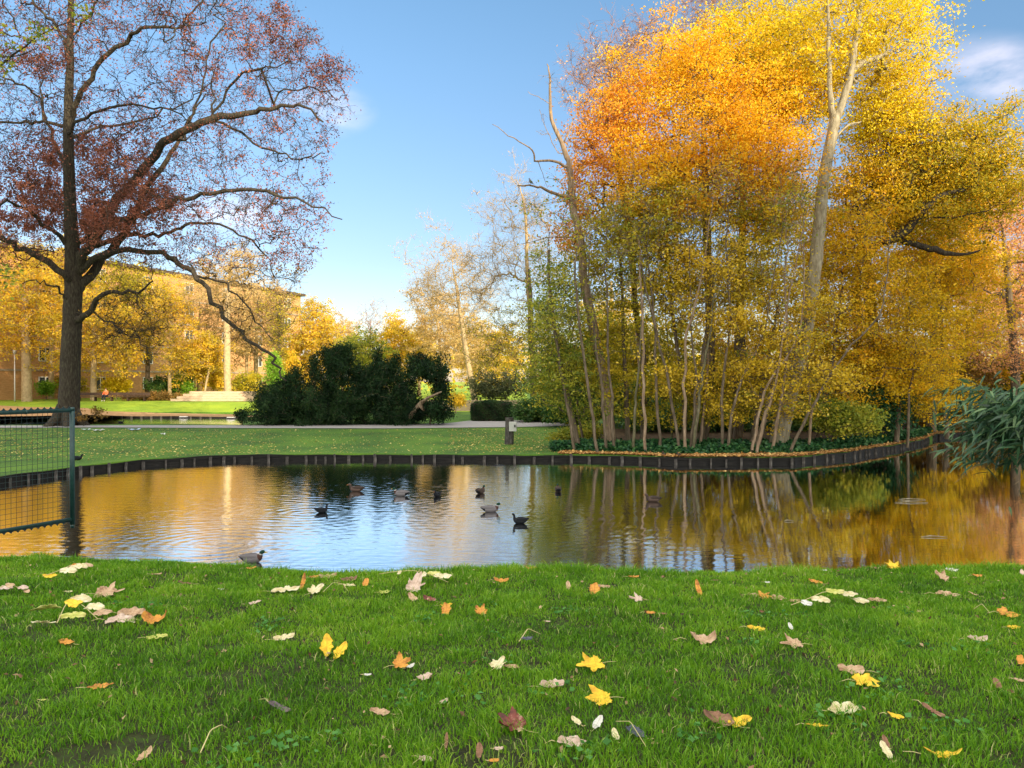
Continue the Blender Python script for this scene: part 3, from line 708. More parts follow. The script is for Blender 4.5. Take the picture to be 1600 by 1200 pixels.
# pale leaning trunk with the yellow top
tree('tall_tree','pale grey trunk leaning right, forked bare at the top among yellow leaves',34,
  [(1214,692),(1231,625),(1252,544),(1264,478),(1273,418),(1280,356),(1286,281),(1299,210),(1304,187),(1310,175),(1325,131),(1334,75),(1344,0),(1350,-60)],
  [.42,.38,.36,.33,.29,.27,.25,.23,.23,.17,.16,.14,.12,.05],
  [(1290,60,110,110,36,380,3.5),(1390,70,80,95,37,300,3.5),(1330,-70,130,70,36,180,3),(1380,180,70,60,38,160,3),(1260,150,60,60,37,130,3)],
  'yellow',44000,.13,'pale',.42,.011,group=isl,limbs=[([(1303,190),(1297,160),(1295,112),(1293,37),(1290,-40)],[.15,.12,.09,.06],-.3),([(1325,120),(1345,100),(1385,85),(1430,60)],[.08,.05,.02],2),
  ([(1340,60),(1350,30),(1370,5)],[.05,.03],0),([(1290,240),(1320,200),(1345,190)],[.05,.03],1)])
tree('tall_tree','broad orange crowned tree in the middle of the wooded bank',35.5,
  [(1097,690),(1109,600),(1110,525),(1106,431),(1104,350),(1100,250),(1098,150)],[.24,.22,.2,.18,.14,.1,.04],
  [(1090,210,135,125,36,620,4),(1180,260,95,130,36,430,3.5),(1020,290,85,90,35,230,3),(1210,160,60,80,37,160,2.5),(1080,110,110,60,37,220,3)],
  'orange',95000,.12,'brown',.42,.011,group=isl)
tree('tall_tree','narrow red and orange leaved tree at the left edge of the orange crown',36,
  [(1006,690),(1005,556),(994,494),(989,400),(975,300),(955,220),(945,170)],[.17,.16,.15,.12,.09,.06,.02],
  [(935,220,45,60,36,210,2.5),(910,300,40,60,36,110,2),(975,170,50,60,36,150,2.5),(895,365,30,45,36,60,1.5)],'redor',15000,.12,'brown',.36,.01,group=isl)
tree('tall_tree','yellow topped tree behind the orange crown reaching the top of the picture',39,
  [(1153,684),(1158,556),(1156,487),(1160,350),(1165,200),(1168,90)],[.25,.24,.2,.16,.1,.04],
  [(1165,80,105,75,39,380,3.5),(1130,130,110,60,40,180,3),(1240,60,60,60,40,160,2.5)],'yellow',32000,.13,'brown',.42,.011,group=isl)
tree('bare_tree','leafless tree with fine pinkish twigs behind the red and orange crown',43,
  [(1010,684),(1000,550),(985,400),(970,280),(960,180),(950,100)],[.2,.18,.14,.1,.06,.02],
  [(945,130,66,84,43,380,3),(1020,80,80,56,43,330,3),(1120,20,70,44,43,200,3)],'pink',2600,.11,'pink',.3,.011,twigs=7,twl=.7,group=isl)
# understory of slim maples
US = [
 ('slim young tree with green leaves at the left end of the wooded bank',34.2,[(906,688),(884,603),(869,525),(859,447),(858,390)],[(872,470,48,85,150,2.2),(900,560,40,55,70,1.8),(850,560,34,60,60,1.6)],'green',11500),
 ('slim twin tree with olive leaves just right of the dead trunk',35.2,[(982,688),(978,600),(975,556),(972,450),(965,360)],[(958,400,62,88,170,2.4),(950,520,52,60,70,2)],'olive',14000),
 ('slim tree with dull olive crown below the left part of the orange crown',34.6,[(1070,688),(1068,600),(1058,545),(1046,440),(1040,340)],[(1035,350,74,75,190,2.4),(1040,460,64,60,90,2.2)],'olive',16000),
 ('slim tree with yellow green leaf sprays in the centre of the thicket',33.4,[(1082,690),(1094,600),(1100,540),(1112,460),(1120,400)],[(1110,440,80,85,190,2.2),(1060,430,40,55,60,1.4)],'maple',9500),
 ('slim tree with olive green crown left of the pale leaning trunk',36,[(1137,688),(1147,631),(1150,540),(1158,450),(1165,380)],[(1165,400,80,100,210,2.6),(1210,330,40,60,70,2)],'olive',16000),
 ('low spreading tree with bright yellow leaf layers before the pale leaning trunk',32.6,[(1180,690),(1203,622),(1215,570),(1222,520)],[(1150,505,60,26,70,1.6),(1235,535,60,30,80,1.6),(1280,590,60,22,60,1.4),(1190,575,50,16,36,1.2),(1270,480,40,22,40,1.2)],'maple',7000),
 ('slim leaning tree with sparse yellow leaves beside the orange trunk foot',33.8,[(1172,690),(1187,625),(1200,560),(1215,480)],[(1215,460,60,60,90,1.6)],'maple',3600),
 ('young tree with mustard leaves right of the pale leaning trunk',36.5,[(1275,686),(1290,620),(1305,540),(1315,450)],[(1310,470,75,90,210,2.8),(1330,380,70,60,110,2.4)],'amber',12500),
 ('dense golden yellow maple above the channel mouth',37.5,[(1400,680),(1408,610),(1415,560),(1420,480)],[(1400,520,90,80,250,3),(1340,570,70,60,130,2.4),(1440,590,70,50,120,2.2),(1370,440,90,50,130,2.6)],'amber',24000),
 ('olive gold tree on the right behind the golden maple',42,[(1480,676),(1475,600),(1470,500),(1465,420)],[(1480,500,90,90,230,3.2),(1460,400,80,60,130,2.6)],'amber',15000),
]
for (lb, D, tk, bl, lm, n) in US:
    bl = bl+[(tk[1][0]-25,590,55,45,45,1.8),(tk[1][0]+30,630,45,30,28,1.5)]
    tree('young_tree', lb, D, tk, list(np.linspace(.13,.05,4)), bl, lm, int(n*1.35), .122 if D<38 else .14, 'brown', .36, .009, group=isl, twigs=1, twl=.6)
tree('tall_tree','spreading tree with a heavy black level limb and olive leaves, upper right',39,
  [(1378,684),(1372,600),(1362,500),(1356,440),(1352,390),(1340,320)],[.36,.34,.3,.26,.2,.12],
  [(1500,240,85,75,39,330,3.2),(1410,270,80,90,40,250,3.2),(1560,290,55,60,39,150,2.5),(1460,330,90,50,39,140,2.4),(1390,200,50,50,40,100,2)],
  'olive',30000,.13,'oak',.4,.011,extra=[('amber',17000,.13,'golden_foliage')],group=isl,twigs=2,twl=.7,
  limbs=[([(1356,400),(1372,380),(1392,374),(1419,356),(1445,326),(1467,307),(1505,296)],[.24,.24,.25,.22,.18,.13,.07],-1.5),
         ([(1400,374),(1430,382),(1460,390),(1492,398),(1530,392)],[.13,.16,.17,.1,.04],-1.5),
         ([(1505,296),(1500,262),(1520,220),(1550,190)],[.06,.04,.02],-1.5),([(1445,326),(1450,290),(1475,250)],[.06,.04,.02],-1),([(1419,356),(1440,340),(1490,340),(1540,330)],[.06,.04,.02],-1.5),([(1467,307),(1462,270),(1440,235)],[.05,.03,.015],-1.5),([(1352,405),(1330,330),(1380,270),(1420,220)],[.12,.08,.03],0)])
tree('tall_tree','dense amber tree forming the backdrop of the heavy black limb',45,
  [(1455,680),(1458,560),(1462,450),(1465,360)],[.28,.24,.15,.06],
  [(1450,320,110,100,45,420,4),(1480,430,90,60,45,200,3)],'amber',40000,.15,'brown',.45,.011,group=isl,twigs=1)
tree('tall_tree','dense yellow and orange tree between the pale trunk and the black limb',40,
  [(1335,684),(1338,560),(1340,450),(1345,330)],[.25,.2,.15,.06],
  [(1350,310,90,90,40,330,3.2),(1290,400,70,80,40,190,3),(1400,180,55,60,40,120,2.6)],'amber',30000,.135,'brown',.4,.011,group=isl)
tree('tall_tree','salmon pink and orange tree glowing at the right edge above the bamboo',47,
  [(1590,670),(1585,560),(1575,450),(1565,350)],[.3,.25,.18,.06],
  [(1570,430,95,95,55,380,5),(1640,480,80,90,48,250,4),(1540,540,60,50,47,120,4),(1620,340,70,80,48,170,4),(1540,330,60,60,48,140,3)],'pink',36000,.15,'brown',.5,.014,group=isl,twigs=2)
tree('young_tree','golden orange low tree behind the bamboo at the right edge',50,
  [(1560,668),(1555,620),(1560,560)],[.16,.12,.06],[(1560,585,70,40,50,130,3),(1640,600,60,50,50,90,3)],'amber',8500,.2,'brown',.4,.012,group=isl)
# slim bare stems of the thicket
stems = [
 ('forked slim bare stem at the far left foot of the thicket',[(898,688),(880,600),(868,520)],34),('thin stem close behind the forked one, leaning left',[(912,686),(900,620),(893,560)],36),
 ('straight slim stem immediately left of the dead trunk',[(948,690),(940,610),(930,530),(925,470)],33.8),('straight slim stem immediately right of the dead trunk',[(960,690),(955,620),(950,540),(948,450)],33.9),
 ('pale straight stem between the dead trunk and the ivy mound',[(1009,690),(1005,600),(1004,500),(1000,420)],33.2),('short thin stem left of the thickest central clump',[(989,688),(992,640),(996,600)],33.5),
 ('pale stem at the left of the central clump',[(1071,692),(1070,600),(1075,520),(1095,440)],33),('stem crossing behind the central clump, leaning right',[(1083,692),(1092,630),(1100,570),(1112,500)],33.1),
 ('thick pale stem at the right of the central clump',[(1092,692),(1100,640),(1106,560),(1104,480)],34.4),('thin stem springing from the central clump to the upper left',[(1078,690),(1086,640),(1088,590),(1080,520)],33.3),
 ('thin leaning stem halfway between the central clump and the leaning pair',[(1134,692),(1145,645),(1160,590),(1190,530)],33.2),('dark upright stem behind the halfway stem',[(1150,684),(1156,600),(1158,520)],37.5),
 ('left one of the pale leaning pair',[(1174,692),(1188,640),(1205,590),(1240,540)],32.8),('right one of the pale leaning pair, ending in a fork',[(1181,692),(1196,645),(1212,600)],32.7),
 ('long thin stem leaning far right over the yellow bush',[(1232,690),(1262,650),(1290,600),(1330,540),(1375,490)],33),('thin stem rising from the ivy right of the pale trunk',[(1263,688),(1266,640),(1262,590)],34),
 ('dark stem rising behind the yellow bush',[(1320,682),(1318,620),(1322,560)],38),('slim stem in front of the golden maple',[(1418,678),(1421,612),(1430,560),(1428,520)],36.6),
 ('dark slim stem in the gap left of the orange trunk',[(1050,686),(1047,600),(1040,500)],37.5),('dark stem in shadow near the laurel',[(930,684),(925,600),(915,520)],38),
 ('slender upright stem rising in front of the orange crown, left of its centre',[(1030,690),(1026,600),(1022,500),(1012,400)],33.6),('slender upright stem rising in front of the orange crown, right of its centre',[(1128,690),(1130,600),(1140,500),(1135,400)],33.4),('slender stem fanning left from the foot of the dead trunk',[(935,690),(918,600),(905,500),(898,420)],33.2),('slender stem close left of the pale leaning trunk',[(1205,690),(1222,610),(1230,520),(1226,430)],33.2),('slender stem leaning left across the middle of the thicket',[(1062,690),(1045,600),(1020,500),(1003,420)],33.3),
 ('thin whitish bare stem beyond the bamboo',[(1534,662),(1538,600),(1542,545)],48),
]
for lb, pts, D in stems:
    (xa,ya),(xb,yb_) = pts[-2],pts[-1]; sl_ = max(-.25,min(.25,(xb-xa)/(ya-yb_)))
    if D < 34.6:
        yt = random.uniform(300,400); pts = pts+[(xb+sl_*.6*(yb_-yt)*.5+random.uniform(-5,5),(yb_+yt)/2),(xb+sl_*.6*(yb_-yt)+random.uniform(-8,8),yt)]; D -= .9
    n = len(pts); t = Tree(); tr = onground(line(pts, D)); t.limb(tr, [.07,.06,.045,.03,.012], wob=.028)
    base = tr[0]+np.array([0,0,.12]); root = empty('slim_tree', base, lb, 'slim tree', 'slim stems of the thicket')
    e = tr[-1]; m_ = tr[len(tr)//2]
    t.fill(np.concatenate([e+rng.normal(size=(9,3))*[.7,.6,.8]+[0,0,.6], m_+rng.normal(size=(8,3))*[.7,.5,1.2]+[0,0,.9]]), upw=.4)
    t.wood('trunk', BARK['dead' if 'pale' in lb or 'whitish' in lb else random.choice(['brown','brown','moss'])], root, base, r0=.008, twigs=6, twl=.8)
    t.foliage(260, .13, LEAF[random.choice(['green','olive','maple'])], root, base, sig=.45)

# ---------------------------------------------------------------- shrubs
def shrub(name, label, cat, D, blobs, lm, n, size, group=None, sig=.16, stems=7, bark='brown', flat=.3, aspect=.6, ground=None, droop=.1, lump=.2, dark=None):
    bx = blobs[0][0]; g = GD(bx, D); root = empty(name, g, label, cat, group)
    t = Tree(); t.limb([g+[0,0,-.1], g+[0,0,.25]], [.06,.05], sub=2); T_ = []
    for b in blobs:
        q = blob(*b[:4], D, b[4], b[5], shell=.15, lump=lump); q[:,2] = np.maximum(q[:,2], zfar(q[:,0],q[:,1])+.08); T_.append(q)
    T_ = np.concatenate(T_); t.fill(T_, pen=.3, upw=.5)
    t.wood('stems', BARK[bark], root, g, r0=.006, cap=.05)
    src = np.concatenate([T_]); cl = rng.uniform(0,1,len(src)); i = rng.integers(0,len(src),n)
    C = src[i]+rng.normal(size=(n,3))*sig; C[:,2] = np.maximum(C[:,2], zfar(C[:,0],C[:,1])+.02)
    leaves(C, size, LEAF[lm], 'foliage', root, g, cl[i], flat=flat, aspect=aspect, droop=droop)
    return root
shrub('yew_bush','large dark evergreen bush with a tall peak, left of the clump','bush',49.2,
   [(470,630,80,38,420,2.6),(520,590,36,52,260,2.0),(440,645,52,24,260,2.2),(500,640,58,34,240,2.8),(425,620,22,24,80,1.2),(462,596,18,30,70,1.2),(540,640,30,34,160,2.2),(528,560,18,22,80,1),(492,575,7,28,36,.5),(512,562,8,26,40,.5),(545,558,8,24,36,.5),(448,606,8,22,30,.5),(410,628,8,18,26,.5)],'yew',60000,.17,sig=.15,flat=0,aspect=.3,droop=-.3)
shrub('yew_bush','dense dark evergreen bush in the middle of the clump','bush',49.6,
   [(605,625,54,46,420,2.4),(572,618,34,44,230,1.8),(560,590,20,26,80,1.2),(600,585,30,26,140,1.5),(575,605,24,32,120,1.6),(632,606,18,32,110,1.4),(620,650,42,22,160,2),(590,566,7,24,36,.5),(618,572,7,22,34,.5),(643,584,7,20,28,.5)],'yew',42000,.17,sig=.15,flat=0,aspect=.3,droop=-.3)
ev = shrub('pine_bush','open tufted dark evergreen with pale leaning limbs, right of the clump','bush',49.0,
   [(672,580,32,26,60,1.5),(690,608,18,22,34,1.2),(655,570,20,18,30,1),(682,640,28,18,60,1.6),(650,640,16,16,40,1)],'yew',15000,.18,sig=.17,flat=0,aspect=.35,droop=-.3)
mb = MB()
mb.tube([P(640,652,48.4),P(655,632,48.0),P(668,622,47.8),P(690,612,47.8)],[.16,.13,.10,.05],8); mb.tube([P(655,633,48.0),P(662,640,47.7),P(657,628,47.6),P(676,618,47.5)],[.1,.1,.09,.04],8)
mb.build('limb', BARK['dead'], ev, smooth=True, origin=ev.location)
shrub('sapling','small dark sprig growing left of the evergreen clump above the back pond','shrub',48.3,[(378,650,10,10,24,.5)],'yew',900,.13,sig=.1)
# clipped hedge and loose laurels
hb = empty('hedge', GD(767,53), 'clipped rounded dark green box hedge beside the gravel path','hedge')
n=15000; a,b_ = P(737,657,53), P(799,657,53); hx = (b_[0]-a[0])/2; c = np.array([(a[0]+b_[0])/2, 53.6, .55+.66])
q = rng.uniform(-1,1,(n,3)); ax = rng.integers(0,3,n); sg = np.where(rng.uniform(size=n)<.5,-1,1); q[np.arange(n),ax] = sg
q = q/np.maximum(1,(np.abs(q)**6).sum(1)**(1/6))[:,None]
q = q*(1+rng.normal(size=(n,1))*.03); C = c+q*np.array([hx,.75,.66]); C[:,2]+=.05*np.sin(C[:,0]*3)
leaves(C, .10, LEAF['hedge'], 'foliage', hb, hb.location, np.clip(.5+.4*np.sin(C[:,0]*5+C[:,2]*4),0,1), flat=0)
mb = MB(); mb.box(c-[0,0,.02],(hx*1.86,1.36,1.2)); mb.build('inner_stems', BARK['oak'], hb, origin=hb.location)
SH = [
 ('laurel_bush','loose green laurel bush just right of the clipped hedge','bush',51.5,[(830,642,30,16,170,1.3),(860,645,26,14,100,1.2)],'shrub',9500,.17,'laurel bushes'),
 ('laurel_bush','laurel bush with yellowing leaves behind the forked slim stem','bush',50,[(905,640,40,24,200,1.5)],'shrub',9500,.17,'laurel bushes'),
 ('laurel_bush','low spreading bush with yellow green leaves where the ivy begins','bush',38.5,[(890,682,30,9,90,1),(925,676,26,12,60,1)],'green',4200,.13,'laurel bushes'),
 ('olive_shrub','grey green twiggy shrub behind the clipped hedge','bush',57,[(765,605,42,26,190,1.8),(800,600,30,24,90,1.5)],'greygr',7500,.15,None),
 ('yellow_bush','yellow green bush at the foot of the pale leaning trunk','bush',34.5,[(1300,650,52,26,190,1.5),(1340,655,36,20,110,1.3)],'green',9000,.14,None),
 ('laurel_bush','dark glossy bush in the shadow right of the yellow green bush','bush',38.5,[(1380,640,40,30,220,1.6),(1350,615,40,24,100,1.4)],'ivy',9500,.16,'laurel bushes'),
 ('laurel_bush','dark green bush behind the centre of the stem thicket','bush',43,[(1020,650,60,24,210,1.5),(1120,655,60,22,200,1.5)],'shrub',14000,.17,'laurel bushes'),
 ('laurel_bush','dark green bush behind the leaning pair of stems','bush',43.5,[(1230,650,60,28,230,1.6)],'ivy',9500,.17,'laurel bushes'),
 ('laurel_bush','brownish low bush on the bank behind the channel','bush',47.5,[(1480,662,60,16,190,1.5),(1560,660,60,20,160,1.5)],'bronze',8500,.16,'laurel bushes'),
 ('tall_shrub','tall olive shrub screen behind the left half of the thicket','bush',48,[(950,570,80,75,330,2),(880,590,50,60,140,1.8),(1040,560,70,80,260,2)],'olive',26000,.19,None),
 ('tall_shrub','tall mustard shrub screen behind the right half of the thicket','bush',48.5,[(1160,560,90,85,360,2),(1280,560,90,90,340,2),(1380,580,70,70,200,2)],'amber',30000,.19,None),
 ('low_bush','lime green low bush right of the lamp post','bush',84,[(72,607,18,10,70,1)],'lime',2200,.2,None),
 ('low_bush','dark green low bush left of the lamp post','bush',84,[(8,607,22,12,80,1)],'shrub',3000,.2,None),
 ('low_bush','bright golden yellow bush right of the big dark trunk','bush',84,[(182,602,22,14,110,1.3)],'yellow',4200,.2,None),
 ('low_bush','low brownish green plants before the terrace wall','bush',80,[(240,620,46,7,140,1)],'bronze',4200,.17,None),
 ('low_bush','dark green bush in the shade under the building','bush',86,[(255,602,28,14,110,1.3)],'shrub',4500,.2,None),
 ('low_bush','bright green rounded bush behind the terrace wall','bush',86,[(287,597,20,22,120,1.5)],'lime',4200,.2,None),
 ('low_bush','yellow orange bush behind the terrace wall beside the pale trunk','bush',86,[(330,585,24,30,140,1.6)],'gold',5200,.22,None),
 ('low_bush','olive bush between the pale trunk and the evergreen clump','bush',82,[(385,605,26,24,150,1.5)],'olive',5600,.2,None),
 ('ivy_bush','vivid green ivy covered shrub left of the evergreen clump','bush',72,[(430,590,16,36,190,1.2),(425,565,12,16,60,.8)],'lime',6500,.16,None),
 ('low_bush','orange leaved bush above the left side of the evergreen clump','bush',90,[(455,572,16,22,90,1.5)],'gold',2600,.22,None),
 ('low_bush','dark green shrubbery along the left terrace','bush',88,[(110,600,24,14,90,1.3)],'olive',3500,.2,None),
 ('low_bush','yellow bush in the gap between the evergreens and the clipped hedge','bush',66,[(712,625,14,10,60,.8)],'gold',1600,.16,None),
]
SH += [
 ('dark_shrub','dark green undergrowth in shadow behind the left stems of the thicket','bush',46,[(900,630,60,34,200,1.5),(980,625,60,38,220,1.5)],'shrub',17000,.18,'undergrowth behind the stems'),
 ('dark_shrub','dark olive undergrowth in shadow behind the central stems','bush',47,[(1070,622,60,40,230,1.5),(1150,620,60,42,230,1.5)],'bronze',17000,.18,'undergrowth behind the stems'),
 ('dark_shrub','deep green undergrowth in shadow right of the pale leaning trunk','bush',46,[(1270,620,70,44,260,1.6),(1350,625,60,44,230,1.6)],'ivy',18000,.18,'undergrowth behind the stems'),
 ('dark_shrub','dark brownish undergrowth behind the golden maple','bush',48,[(1430,615,60,46,260,1.6),(1500,610,60,50,260,1.6)],'bronze',18000,.19,'undergrowth behind the stems'),
 ('dark_shrub','dark green undergrowth behind the bamboo at the right edge','bush',50,[(1580,615,70,50,300,1.8),(1680,615,70,50,260,1.8)],'shrub',18000,.2,'undergrowth behind the stems'),
]
for nm, lb, cat, D, bl, lm, n, sz, grp in SH: shrub(nm, lb, cat, D, bl, lm, n, sz, grp)

# ---------------------------------------------------------------- trees in the distance
BG = [
 ('bare tree with golden twigs and a pale trunk in the open middle of the sky',62,[(835,640),(832,560),(828,480),(824,430),(821,337),(812,290)],[.24,.22,.2,.16,.1,.03],
    [(808,360,64,100,330,4),(760,430,50,60,140,3),(850,440,40,60,90,3)],'palegold',2600,.12,'gold',7),
 ('bare round tree with tan twigs left of the taller bare tree',76,[(742,640),(730,560),(718,480),(708,420)],[.3,.26,.18,.08],
    [(700,430,66,78,340,5),(665,450,34,40,80,3),(740,470,50,50,120,4)],'palegold',5500,.14,'gold',7),
 ('tree with dark trunk and drooping bronze leaved boughs behind the clipped hedge',60,[(834,645),(833,575),(829,520),(829,460),(826,420)],[.27,.25,.22,.16,.08],
    [(800,520,70,50,200,3),(860,520,40,70,140,3),(780,560,50,30,70,2.5)],'olive',7500,.14,'brown',5),
 ('broad golden twigged tree left of the bare trees',92,[(690,632),(688,560),(684,500)],[.3,.22,.1],[(685,510,50,55,330,6),(730,540,50,50,260,6)],'palegold',20000,.2,'gold',6),
 ('golden poplar like tree with a pointed top above the evergreen clump',100,[(617,630),(617,560),(616,510)],[.25,.18,.08],[(617,540,26,54,330,3.5)],'gold',9500,.26,'gold',2),
 ('yellow tree right of the pointed golden tree',104,[(655,630),(655,570),(656,530)],[.25,.18,.08],[(655,548,26,34,230,3.5)],'gold',7500,.28,'gold',2),
 ('olive green tree rising just behind the evergreen clump',84,[(560,630),(560,570),(562,540)],[.25,.18,.08],[(565,550,42,36,270,3.5)],'green',8000,.22,'brown',2),
 ('yellow tree at the right hand corner of the orange building',98,[(492,630),(490,560),(488,500)],[.28,.2,.08],[(490,510,24,44,260,3.5),(515,540,30,40,180,3.5)],'gold',11000,.26,'gold',3),
 ('pale feathery tree between the building corner and the pointed golden tree',112,[(535,630),(534,560),(533,520)],[.25,.2,.08],[(532,530,32,42,260,4)],'palegold',4200,.26,'gold',4),
 ('distant thin bare tree above the golden tree tops',122,[(578,628),(578,560),(579,500)],[.25,.2,.06],[(580,505,26,40,150,4)],'palegold',300,.2,'pink',4),
 ('tree with orange leaves behind the tan twigged tree',110,[(760,632),(758,570),(757,520)],[.25,.2,.08],[(760,550,60,50,330,6)],'gold',11000,.3,'gold',3),
 ('golden tree with thick pale trunk behind the lamp post',78,[(42,618),(41,560),(40,510),(38,460)],[.5,.44,.38,.25],[(40,450,70,70,380,5),(20,520,50,50,170,4),(90,500,40,40,120,4)],'gold',15000,.24,'gold',2),
 ('yellow tree with pale trunk right behind the big dark trunk',81,[(146,616),(147,570),(148,520)],[.34,.3,.22],[(160,510,62,60,330,5),(120,560,40,34,110,4),(190,560,34,30,90,3)],'gold',14000,.23,'gold',2),
 ('tall yellow tree in front of the building facade at its middle',88,[(230,618),(231,560),(233,480)],[.3,.25,.15],[(235,480,46,56,240,4),(210,440,40,30,100,3)],'olive',7000,.22,'brown',4),
 ('golden tree with a straight stout pale trunk behind the terrace wall',80,[(356,620),(355,560),(355,505),(357,460),(362,400)],[.37,.35,.32,.22,.1],[(350,440,50,46,170,4),(380,410,30,34,80,3)],'palegold',4200,.2,'gold',4),
 ('small golden crowned tree between the terrace wall and the building',84,[(318,618),(322,600),(328,575)],[.12,.1,.06],[(318,550,36,32,200,2.5)],'gold',7500,.2,'gold',2),
 ('slender ivy covered tree before the right end of the building',86,[(435,620),(436,560),(436,500),(437,470)],[.2,.2,.15,.05],[(436,520,12,50,160,1),(440,490,40,40,110,4)],'olive',3600,.17,'brown',5),
 ('pale gold tree veiling the right part of the building front',93,[(385,618),(386,560),(388,470)],[.2,.16,.08],[(385,480,50,40,260,4),(365,540,40,40,160,3),(430,470,34,30,130,3)],'palegold',12000,.19,'gold',5),
 ('yellow leaved tree veiling the left part of the building',84,[(265,618),(266,560),(268,480)],[.22,.18,.1],[(265,490,44,60,250,4),(290,560,30,34,110,3)],'gold',11000,.2,'gold',4),
 ('olive leaved tree directly right of the big dark trunk in the distance',87,[(195,618),(196,560),(198,470)],[.25,.2,.12],[(190,450,48,50,230,4),(215,520,40,50,150,3)],'olive',9500,.21,'brown',4),
 ('tan leaved thin tree before the middle of the building front',90,[(310,618),(311,560),(312,470)],[.2,.16,.08],[(312,470,36,44,200,4),(330,520,30,40,110,3)],'palegold',4800,.19,'gold',6),
 ('golden tree crowding the far left skyline above the terrace',90,[(50,618),(50,540),(50,450)],[.3,.25,.15],[(50,440,90,60,330,5),(130,470,50,60,200,4)],'gold',14000,.24,'gold',3),
 ('yellow tree filling the gap left of the evergreen clump',100,[(462,630),(462,570),(462,520)],[.25,.2,.1],[(470,560,36,50,240,4)],'gold',9000,.25,'gold',3),
 ('pale leaved tree along the top left of the building roof',86,[(80,618),(80,560),(82,480)],[.3,.25,.12],[(85,425,60,36,230,4),(20,400,60,30,160,4)],'gold',8500,.22,'gold',4),
 ('sparse golden tree filling the view under the long drooping branch',92,[(400,618),(400,560),(402,500)],[.3,.25,.12],[(400,520,36,46,200,4)],'palegold',3600,.22,'gold',4),
 ('yellow tree at the far left edge of the terrace',82,[(-40,618),(-42,560),(-44,480)],[.4,.35,.2],[(-50,500,70,80,330,5)],'gold',12000,.25,'gold',2),
 ('autumn tree seen between the trunks of the wooded bank on the left',74,[(960,630),(958,540),(955,440)],[.3,.25,.12],[(960,520,70,80,260,5)],'gold',7500,.25,'gold',3),
 ('autumn tree behind the golden maple and the bamboo',70,[(1500,650),(1498,560),(1495,450)],[.3,.25,.12],[(1500,480,110,110,420,5)],'gold',15000,.26,'gold',3),
 ('golden tree beyond the right edge behind the salmon tree',75,[(1660,650),(1660,560),(1660,450)],[.3,.25,.12],[(1670,470,110,110,380,5)],'gold',13000,.28,'gold',3),
]
for lb, D, tk, rd, bl, lm, n, sz, bk, tw in BG:
    nm = 'bare_tree' if 'bare' in lb else 'park_tree'
    tree(nm, lb, D, tk, rd, bl, lm, n, sz, bk, .42, .012 if D < 80 else .016, group='trees in the distance', twigs=tw, twl=.9)
# distant wood closing the horizon
C = []
for k in range(2600):
    u = rng.uniform(-1.6,2.2); D = rng.uniform(125,165); x = u*D; h = 6.5+3.5*vnoise(np.array([abs(x)*.1]),np.array([3.]),1,4)[0]
    C.append(np.array([x,D,1.2])+[0,0,rng.uniform(0,1)**.7*h])
C = np.repeat(np.array(C), 16, 0); cl = rng.uniform(0,1,len(C)); C = C+rng.normal(size=C.shape)*.9; C[:,2] = np.maximum(C[:,2],1.1)
tag(leaves(C, .85, LEAF['gold'], 'distant_trees', None, None, cl, flat=.2), 'golden far off line of trees behind the park', 'trees', kind='stuff')

# ---------------------------------------------------------------- orange building behind the trees
def facade_building():
    A = np.array([-49.3,97.0]); B_ = np.array([(470-CX)/F*130,130.0]); dr = (B_-A)/np.linalg.norm(B_-A); A = B_-dr*74
    nrm = np.array([dr[1],-dr[0]])                      # faces the camera side
    L_ = 74.0; base = 1.2; H = CAMZ+(HZ-463)/F*130-base
    rz = math.atan2(dr[1],dr[0]); root = empty('apartment_building', (B_[0],B_[1],base), 'long orange brick building with flat dark eaves behind the golden trees on the left','building')
    brick = pmat('orange_brick',[(.42,.22,.09),(.52,.28,.12),(.58,.33,.15)],2.5,.9,.2,stretch=(1,1,4)); eave = plain('dark_eave',(.09,.06,.05)); wf = plain('white_frame',(.7,.68,.62)); gl = plain('window_glass',(.05,.06,.07),.1)
    band_ = plain('concrete_band',(.38,.3,.22))
    def at(s, off, z): p = B_-dr*s+nrm*off; return (p[0],p[1],base+z)
    mb = MB(); c = at(L_/2,-6,H/2); mb.box(c,(L_,12,H),rz); mb.build('wall',brick,root,origin=root.location)
    mb = MB(); mb.box(at(L_/2,-6,H+.2),(L_+1.2,13.2,.4),rz); mb.build('roof',eave,root,origin=root.location)
    for fl in (1,2,3,4):
        mb = MB(); mb.box(at(L_/2,.03,fl*H/5),(L_,.14,.22),rz); mb.build('storey_band',band_,root,origin=root.location)
    pr = None
    for fl in range(5):
        for k in range(10):
            s_ = 3.6+k*7.2
            if pr is None:
                mb = MB(); w_,h_ = 1.5,1.5
                for dx in (-w_/2,0,w_/2): mb.box((dx,0,0),(.1,.12,h_))
                for dz in (-h_/2,h_/2): mb.box((0,0,dz),(w_+.1,.13,.1))
                pr = mb.build('window',wf,root); f = pr
                mb = MB(); mb.box((0,0,0),(w_-.05,.04,h_-.05)); pg = mb.build('pane',gl,pr); pane = pg
            else:
                f = pr.copy(); COL.objects.link(f); f.parent = root; pane = pg.copy(); COL.objects.link(pane); pane.parent = f
            f.location = Vector(at(s_,.05,fl*H/5+H/10+.15))-root.location; f.rotation_euler=(0,0,rz)
facade_building()
